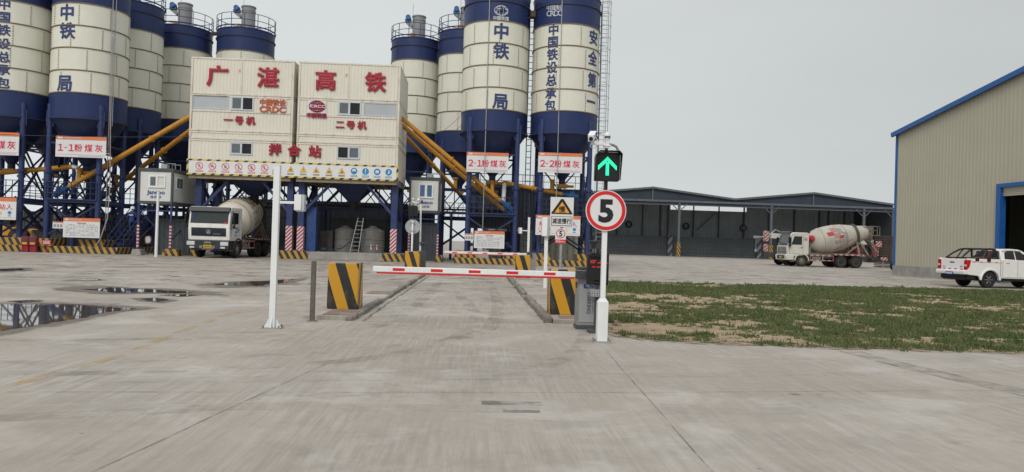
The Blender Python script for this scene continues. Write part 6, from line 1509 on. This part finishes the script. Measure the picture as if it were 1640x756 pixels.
    for sx in (-1, 1):
        m.tube([(sx*.80, .90, 1.36), (sx*.78, .55, 1.60), (sx*.74, .20, 1.78), (sx*.70, -.10, 1.815), (sx*.70, -.40, 1.80)], .045, 10)
        m.tube([(sx*.72, .02, 1.81), (sx*.76, .16, 1.62), (sx*.80, .32, 1.36)], .035, 10)
        m.tube([(sx*.70, -.38, 1.80), (sx*.76, -.12, 1.56), (sx*.80, .06, 1.36)], .05, 10)
        m.tube([(sx*.70, -.40, 1.80), (sx*.80, -.52, 1.36)], .045, 10)
        m.box(sx*.84-.07, sx*.84+.07, .60, .80, 1.22, 1.36); m.box(sx*.84-.07, sx*.84+.07, -.02, .18, 1.22, 1.36)
        m.tube([(sx*.80, .90, 1.37), (sx*.80, -.52, 1.37)], .03, 8)
    m.tube([(-.70, .0, 1.815), (.70, .0, 1.815)], .04, 10); m.tube([(-.70, -.38, 1.80), (.70, -.38, 1.80)], .04, 10); B(m, 'roll_bar', mat('roll_black', (.018, .019, .021), .4))
    m = MB(); m.box(-.45, -.30, -.45, -.40, 1.38, 1.72); m.box(-.2, .3, -.46, -.41, 1.35, 1.45); B(m, 'bed_tool', PRED)
    return root
pickup('white double cab pickup with black roll bar parked by the beige workshop', (23.78, 34.45, 0), radians(97))

# mobile crane behind the dusty mixer
root = thing('mobile_crane', 'truck crane with red and white striped jib head behind the dusty mixer', 'crane', (34, 73.5, 0))
m = MB(); a, b = V(1224, 377, 73), V(1400, 372, 74.6)
m.bar((a.x+.6, 73, 2.9), (40.5, 74.5, 2.55), .42, .5); m.build('boom', TRC, root)
m = MB(); m.box(a.x-.05, a.x+.38, 72.75, 73.2, 2.30, 3.35); m.box(a.x+.0, a.x+.36, 72.78, 73.17, 1.30, 2.05); m.build('jib_head', RWB, root, bevel=.03)
m = MB(); m.tube([(a.x-.1, 72.9, 2.75), (a.x-.75, 72.9, 2.7)], .07, 8); m.box(a.x-1.1, a.x-.6, 72.8, 73.0, 2.58, 2.85); m.cyl((a.x-.85, 72.9, 2.6), (a.x-.85, 72.9, 1.5), .03, n=6); m.lathe([(0, 0), (.10, .05), (.12, .2), (.05, .3), (0, .32)], (a.x-.85, 72.9, 1.2), 12); m.tube([(a.x+.5, 73, 2.9), (a.x+1.1, 73, 3.5), (a.x+1.8, 73, 3.2)], .06, 6); m.build('hook_block', GALV, root)
m = MB(); m.box(29.5, 39.5, 72.6, 74.9, .75, 1.25); m.box(36.0, 38.8, 72.7, 74.8, 1.25, 2.0); m.build('carrier', CHAS, root, bevel=.03)
for x in (31, 33, 36):
    for yy in (72.75, 74.75): M_ = Matrix(((0, 0, 1), (1, 0, 0), (0, 1, 0))); m = MB(); m.cyl((x, yy-.15, .53), (x, yy+.15, .53), .53, n=24); wq = m.build('wheel', RUBBER, root); m = MB(); m.cyl((x, yy-.16, .53), (x, yy-.13, .53), .28, n=18); m.build('rim', DUST, wq)
q_ = V(1415, 413, 72.3); m = MB(); m.box(q_.x-.3, q_.x+.35, 72.2, 72.3, .78, 1.08); m.build('outrigger_board', RWB, root); m = MB(); m.cyl((q_.x, 72.4, .75), (q_.x, 72.4, .1), .05, n=8); m.cyl((q_.x, 72.4, 0), (q_.x, 72.4, .1), .2, n=14); m.build('outrigger_leg', GALV, root)
q_ = V(1407, 391, 72.4); m = MB(); m.box(q_.x-.28, q_.x+.28, 72.3, 72.4, q_.z-.28, q_.z+.28); m.bar((q_.x, 72.45, 1.2), (q_.x, 72.45, q_.z), .05); m.build('marker_board', RWB, root)
q_ = V(1401, 402, 72.6); m = MB(); m.lathe([(0, -.62), (.15, -.6), (.26, -.3), (.26, .3), (.15, .6), (0, .62)], (q_.x, 72.7, q_.z), 16); m.build('gas_bottle', PRED, root)
# stack of rusty panels
m = MB(); x0, x1 = V(1412, 400, 74.6).x, V(1437, 400, 74.6).x; m.box(-(x1-x0)/2-.6, (x1-x0)/2+2.5, -.6, .6, 0, .10); m.box(-(x1-x0)/2-.6, -(x1-x0)/2-.5, -.62, -.6, .02, .08)
pan = m.build('stacked_sheet', RUSTB, None, loc=((x0+x1)/2+.6, 75.4, .05), world=False); tag(pan, 'dark rusty steel panel in the tall stack behind the dusty mixer truck', 'steel panel', 'stacked rusty steel panels')
for i in range(1, 20):
    c = pan.copy(); COL.objects.link(c); c.location = ((x0+x1)/2+.6+random.uniform(-.08, .08), 75.4+random.uniform(-.08, .08), .05+i*.165)
tx_ = V(1434, 420, 60).x; m = MB(); m.tube([(tx_+.30*cos(t), 60+.02*sin(t), .45+.30*sin(t)) for t in [2*pi*k/24 for k in range(24)]], .15, 10, closed=True); tag(m.build('tyre', RUBBER, loc=(tx_, 60, 0)), 'dark spare tyre standing at the corner of the beige workshop', 'tyre')

# ================================================================== DARK OPEN SHED
root = thing('storage_shed', 'long dark open shed with twin gables and slim posts far behind the grass', 'shed', (40, 115, 0))
SY, SB = 115.0, 127.0; KB = (SB-.7)/138.3; XV = [1.5, 14.4, 27.3, 40.2, 52.7, 65.6]; ZE, ZA = 9.15, 10.55
cols = [1.5, 16.6, 31.55, 46.1, 60.9, 65.6]
m = MB()
for i in range(0, 5):
    xa, xb = XV[i], XV[i+1]; za, zb = (ZA, ZE) if i % 2 == 0 else (ZE, ZA)
    m.add([(xa, SY-.6, za), (xb, SY-.6, zb), (xb, SB, zb), (xa, SB, za), (xa, SY-.6, za+.14), (xb, SY-.6, zb+.14), (xb, SB, zb+.14), (xa, SB, za+.14)], [(0, 3, 2, 1), (4, 5, 6, 7), (0, 1, 5, 4), (1, 2, 6, 5), (2, 3, 7, 6), (3, 0, 4, 7)])
m.build('roof', SHEDR, root)
m = MB()
for i in range(0, 5):
    xa, xb = XV[i], XV[i+1]; za, zb = (ZA, ZE) if i % 2 == 0 else (ZE, ZA)
    m.bar((xa, SY-.66, za+.02), (xb, SY-.66, zb+.02), .10, .30)
m.build('verge_trim', SHEDS, root)
m = MB()
for i in range(0, 5):
    xa, xb = XV[i], XV[i+1]; za, zb = (ZA, ZE) if i % 2 == 0 else (ZE, ZA)
    m.add([(xa, SY-.3, 8.75), (xb, SY-.3, 8.75), (xb, SY-.3, zb-.01), (xa, SY-.3, za-.01)], [(0, 1, 2, 3)])
m.build('gable_sheet', SHEDR, root)
m = MB()
for i in (0, 2, 4): m.box(XV[i]-.09, XV[i]+.09, SY-.5, SY-.32, 8.5, ZA-.05)
m.build('gable_post', SHEDS, root)
m = MB(); m.box(1.5, 65.9, SY-.55, SY-.35, 8.42, 8.74); m.box(1.5, 65.9, SY-.50, SY-.40, 7.95, 8.05); m.build('eave_beam', SHEDS, root)
m = MB(); m.box(1.5, 65.9, SY-.34, SY-.2, 8.05, 8.75); m.build('fascia', SHEDR, root)
for x in cols:
    m = MB(); m.box(x-.17, x+.17, SY-.5, SY-.16, 0, 8.42); c_ = m.build('post', SHEDS, root)
    m = MB(); m.bar((x, SY-.33, 7.0), (x-1.3, SY-.33, 8.3), .12); m.bar((x, SY-.33, 7.0), (x+1.3, SY-.33, 8.3), .12); m.build('knee_brace', SHEDS, c_)
    if x in (31.55, 46.1, 16.6): m = MB(); m.box(x-.28, x+.28, SY-.62, SY-.05, 0, 2.2); m.build('striped_base', HAZ, c_)
for x in cols:
    m = MB(); m.box(x-.12, x+.12, SB-.6, SB-.4, 0, 9.4); m.build('rear_post', SHED, root)
# back wall, higher on the right, with an open slot under the roof
m = MB()
for xa, xb, h in ((1.5, 36.5*KB, 9.25), (36.5*KB, 51*KB, 1.45+7.05*KB), (51*KB, 65.6, 9.1)): corr(m, xa, xb, 0, h, SB-.3, .9, .10)
m.build('back_wall', SHEDI, root, smooth=False)
m = MB()
for i in range(15): x = 2+i*4.4; m.box(x, x+.2, SB-.62, SB-.44, 0, 9.3)
m.build('wall_post', SHED, root)
m = MB()
for z in (4, 5.3, 6.6): m.box(1.5, 65.6, SB-.50, SB-.43, z, z+.07)
m.build('girts', SHEDI, root)
m = MB(); m.box(65.5, 65.65, SY, SB, 0, 9.2); m.build('side_wall', SHED, root)
# low bay walls with chevron end piers and round number plates
for x in (19.5, 31.9, 46.7, 58):
    m = MB(); m.box(x-.25, x+.25, 121.6, SB-.7, 0, 3.3); bw = m.build('bay_wall', SHED, root); m = MB(); m.box(x-.36, x+.36, 120.8, 121.0, 0, 3.45); m.build('pier', stripes('pier_chevron', (.16, .17, .17), (.03, .034, .04), 1.1, (1, 0, -.8), .55) if 'pier_chevron' not in MATS else MATS['pier_chevron'], bw)
m = MB(); corr(m, 2, 65.4, 0, 3.1, SY+6.4, .5, .06); m.box(2, 65.4, SY+6.3, SY+6.5, 3.1, 3.2)
for z in (.6, 1.2, 1.8, 2.4): m.box(2, 65.4, SY+6.28, SY+6.33, z, z+.05)
m.build('inner_wall', SHED, root, smooth=False)
for n_, x in (('8', 28.6), ('9', 39.4), ('10', 50.3)):
    f = planar((x*KB, SB-.7, 1.45+4.0*KB)); m = MB(); m.disc(0, 0, .62, f, 0, .05, 0, 24); npl = m.build('number_plate', mat('plate_navy', (.008, .014, .04), .5), root); m = MB(); m.text(n_, f, .62, 0, 0, .08, 0, .01); m.build('numeral', mat('numeral_grey', (.30, .33, .35), .6), npl, smooth=False)
bars('wall_brace', [((41.5*KB, SB-.75, 4.5), (45*KB, SB-.75, 7.6))], .16, SHEDS, root)

# ================================================================== BEIGE WORKSHOP (gable end along local x, facing local -y)
WA = Vector((29.36, 51.0, 0)); ang = atan2(-.9982, .060)
root = thing('workshop', 'tall beige sheet metal workshop with blue corner and roof trim, right edge', 'workshop', WA, ang)
B = lambda mb, n, mt, par=root, **k: mb.build(n, mt, par, world=False, **k)
RX, ZE2, SL = 15.3, 9.86, .170; ZR2 = ZE2+RX*SL; D = 42; dx0, dx1, dz = 9.78, 15.6, 5.42
def ridge(x): return ZE2+SL*(x if x <= RX else 2*RX-x)
m = MB()
def gable_corr(m, xa, xb, zlo, y):
    n = int((xb-xa)/.30); p = (xb-xa)/n; xs = []
    for i in range(n): a = xa+i*p; xs += [(a, y), (a+p*.30, y), (a+p*.42, y-.013), (a+p*.62, y-.013), (a+p*.74, y)]
    xs.append((xb, y)); k = len(xs)
    m.add([(x, yy, zlo) for x, yy in xs]+[(x, yy, ridge(x)-.05) for x, yy in xs], [(i, i+1, k+i+1, k+i) for i in range(k-1)])
gable_corr(m, .05, dx0, .66, 0); gable_corr(m, dx0, dx1, dz, 0); gable_corr(m, dx1, 2*RX-.05, .66, 0)
m.add([(.0, .01, .66), (0, D, .66), (0, D, ZE2), (0, .01, ZE2)], [(0, 1, 2, 3)]); m.add([(2*RX, .01, .66), (2*RX, D, .66), (2*RX, D, ZE2), (2*RX, .01, ZE2)], [(0, 1, 2, 3)])
m.add([(0, D, 0), (2*RX, D, 0), (2*RX, D, ZE2), (RX, D, ZR2), (0, D, ZE2)], [(0, 1, 2, 3, 4)])
B(m, 'wall', BEIGE, smooth=False)
m = MB(); m.box(-.05, dx0-.0, -.10, .15, 0, .66); m.box(dx1, 2*RX+.05, -.10, .15, 0, .66); m.box(-.05, .15, .15, D, 0, .66); m.box(2*RX-.15, 2*RX+.05, .15, D, 0, .66); B(m, 'base_wall', CONC)
m = MB()
for a, b in ((0, 1), (1, 2)):
    xa, xb = a*RX, b*RX; m.add([(xa-(.35 if a == 0 else 0), -.30, ridge(xa)-(.06 if a == 0 else 0)), (xb+(.35 if b == 2 else 0), -.30, ridge(xb)-(.06 if b == 2 else 0)), (xb, D, ridge(xb)), (xa, D, ridge(xa))], [(0, 1, 2, 3)])
q_ = m.v[:]; m.v += [(x, y, z+.12) for x, y, z in q_]; nb = len(q_); m.f += [tuple(i+nb for i in f_) for f_ in m.f[:]]; m.m += m.m[:]
B(m, 'roof', BLUET)
m = MB(); m.bar((-.28, -.26, ridge(-.28)-.02), (RX, -.26, ZR2), .14, .30); m.bar((RX, -.26, ZR2), (2*RX+.28, -.26, ridge(2*RX+.28)), .14, .30); B(m, 'verge_trim', BLUET)
m = MB(); m.box(-.10, .07, -.07, .12, .66, ZE2-.1); m.box(-.10, .0, .12, .3, .66, ZE2-.1); B(m, 'corner_trim', BLUET)
m = MB(); m.box(dx0-.32, dx0, -.12, .25, 0, dz+.22); m.box(dx1, dx1+.32, -.12, .25, 0, dz+.22); m.box(dx0, dx1, -.12, .25, dz, dz+.22); df = B(m, 'door_frame', BLUET)
m = MB()
for i in range(5): z = dz-.10*(i+1); m.box(dx0+.02, dx1-.02, .05, .10, z+.01, z+.095)
m.cyl((dx0+.05, .35, dz-.15), (dx1-.05, .35, dz-.15), .28, n=20); B(m, 'roller_shutter', BEIGE, df)
m = MB(); m.box(dx0+.32, dx0+.42, -.02, .06, 1.4, 1.6); m.box(dx0-.18, dx0-.12, -.14, -.121, 1.3, 1.5); B(m, 'door_fitting', GREYD, df)
m = MB()
for y in (8, 16, 24, 32):
    for x in (.4, 2*RX-.4): m.box(x-.2, x+.2, y-.15, y+.15, 0, ZE2-.3)
    m.bar((.4, y, ZE2-.5), (RX, y, ZR2-.5), .3, .5); m.bar((RX, y, ZR2-.5), (2*RX-.4, y, ZE2-.5), .3, .5)
B(m, 'portal_frame', SHEDS)
m = MB(); m.add([(.2, .3, .02), (2*RX-.2, .3, .02), (2*RX-.2, D-.2, .02), (.2, D-.2, .02)], [(0, 1, 2, 3)]); B(m, 'floor', CONC)
# apron strip at the foot of the workshop
strip('painted_line', [tuple((WA+Matrix.Rotation(ang, 3, 'Z') @ Vector((-2, -.9, 0)))[:2]), tuple((WA+Matrix.Rotation(ang, 3, 'Z') @ Vector((12, -.9, 0)))[:2])], .35, blend_mat('apron_dark', (.13, .125, .115), .35, .55, 1.5, .85), z=.006, jit=.05)

# ================================================================== BACKGROUND BEYOND THE PLANT
def lowwall(lab, x0, x1, y, h, mt, name='boundary_wall', cat='wall'):
    m = MB(); corr(m, x0, x1, 0, h, y, .5, .05); m.box(x0, x1, y+.02, y+.2, 0, h); tag(m.build(name, mt, loc=((x0+x1)/2, y, 0), smooth=False), lab, cat)
lowwall('long low pale fence far behind the left silos', -75, -24, 92, 2.6, mat('far_fence', (.30, .29, .26), .7))
lowwall('pale corrugated fence seen low between the legs of the rightmost silo', 1.2, 9.0, 62, 2.4, mat('pale_fence', (.50, .49, .40), .6), 'corrugated_fence', 'fence')
root = thing('wheel_loader', 'dusty wheel loader half hidden behind the leftmost silo legs', 'loader', (-33, 56, 0))
for x in (-35.2, -32.4):
    m = MB(); m.cyl((x, 54.9, .7), (x, 55.4, .7), .7, n=28); wq = m.build('wheel', RUBBER, root); m = MB(); m.cyl((x, 54.88, .7), (x, 54.95, .7), .36, n=20); m.build('rim', DUST, wq); m = MB(); m.cyl((x, 56.7, .7), (x, 57.2, .7), .7, n=28); m.build('wheel', RUBBER, root)
m = MB(); m.prism([(-36.4, .8), (-31.8, .8), (-31.6, 1.3), (-33.6, 1.5), (-36.3, 1.8)], 55.3, 56.8, 'y'); m.build('body', AMBER, root, bevel=.05)
m = MB(); m.prism([(-34.6, 1.7), (-33.2, 1.6), (-33.3, 3.1), (-34.5, 3.1)], 55.4, 56.7, 'y'); m.build('cab', GLASSD, root, bevel=.05); m = MB(); m.prism([(-31.6, .2), (-30.3, .1), (-30.6, .3), (-31.3, 1.3)], 54.7, 57.3, 'y'); m.build('bucket', DUST, root)
root = thing('filler_bin', 'dark bin-shaped mass on posts, added to block sky behind right silo legs', 'bin', (4.2, 59, 0))  # added dark mass that hides the bright sky between the legs
m = MB(); corr(m, -.6, 8.6, 2.5, 5.6, 58, .3, .04); m.box(-.6, 8.6, 58.05, 61, 2.5, 5.6); m.build('body', SHED, root, smooth=False)
for x in (-.4, 2.6, 5.5, 8.3): bars('post', [((x, 58.2, 0), (x, 58.2, 2.5))], .2, NAVYD, root)
m = MB(); m.box(-.6, 8.6, 57.9, 58.0, 5.6, 5.7)
for i in range(12): x = -.5+i*.82; m.bar((x, 57.95, 5.7), (x, 57.95, 6.7), .04)
m.bar((-.6, 57.95, 6.7), (8.6, 57.95, 6.7), .05); m.bar((-.6, 57.95, 6.2), (8.6, 57.95, 6.2), .04); m.build('guard_rail', NAVYD, root)
lowwall('dark brown filler wall added low behind the left silo legs', -36, -21.5, 58.5, 2.7, mat('dark_filler', (.10, .088, .072), .8, var=.3, dirt=.5, dirtcol=(.04, .04, .045)), 'filler_wall')  # wall added only as a dark mass low behind the legs
# overhead cables
def cable(lab, pts, r=.018, grp='overhead cables'):
    m = MB(); m.tube(pts, r, 5); tag(m.build('cable', CABLE, loc=pts[0]), lab, 'cable', grp)
def sag(a, b, s_, n=16): a, b = Vector(a), Vector(b); return [a.lerp(b, i/n)-Vector((0, 0, 4*s_*(i/n)*(1-i/n))) for i in range(n+1)]
cable('blue cable stretched level in front of the left silo legs to the tower', sag(V(-60, 213, 46.9), V(303, 219, 46.95), .10), .016)
cable('thin stay cable slanting down behind the tower right side', sag(V(655, 250, 52.5), V(742, 182, 51.5), .15), .012)
cable('second thin stay cable slanting down behind the tower right side', sag(V(668, 262, 52.5), V(744, 195, 51.5), .15), .012)
m = MB(); m.tube([V(181, 60, 46.9), V(177, 200, 46.7), V(176, 300, 46.5), V(172, 350, 46.3), V(160, 384, 45.6), V(152, 395, 45.5)], .03, 6); tag(m.build('hoist_rope', mat('rope', (.32, .26, .25), .8), loc=(-22.6, 46.3, 0)), 'red and white hoist rope hanging down in front of the 1-1 silo leg', 'rope')
# warehouse block under the right silos
root = thing('pump_house', 'dark machine skid standing between the right silo legs', 'machine', (3.4, 53, 0))
m = MB(); m.box(1.9, 3.2, 52.4, 53.6, .3, 2.2); m.box(1.7, 3.4, 52.2, 53.8, .1, .3); m.build('case', NAVYD, root, bevel=.02); m = MB(); m.cyl((2.2, 52.3, 1.2), (2.9, 52.3, 1.2), .3, n=16); m.build('motor', MOTOR, root)
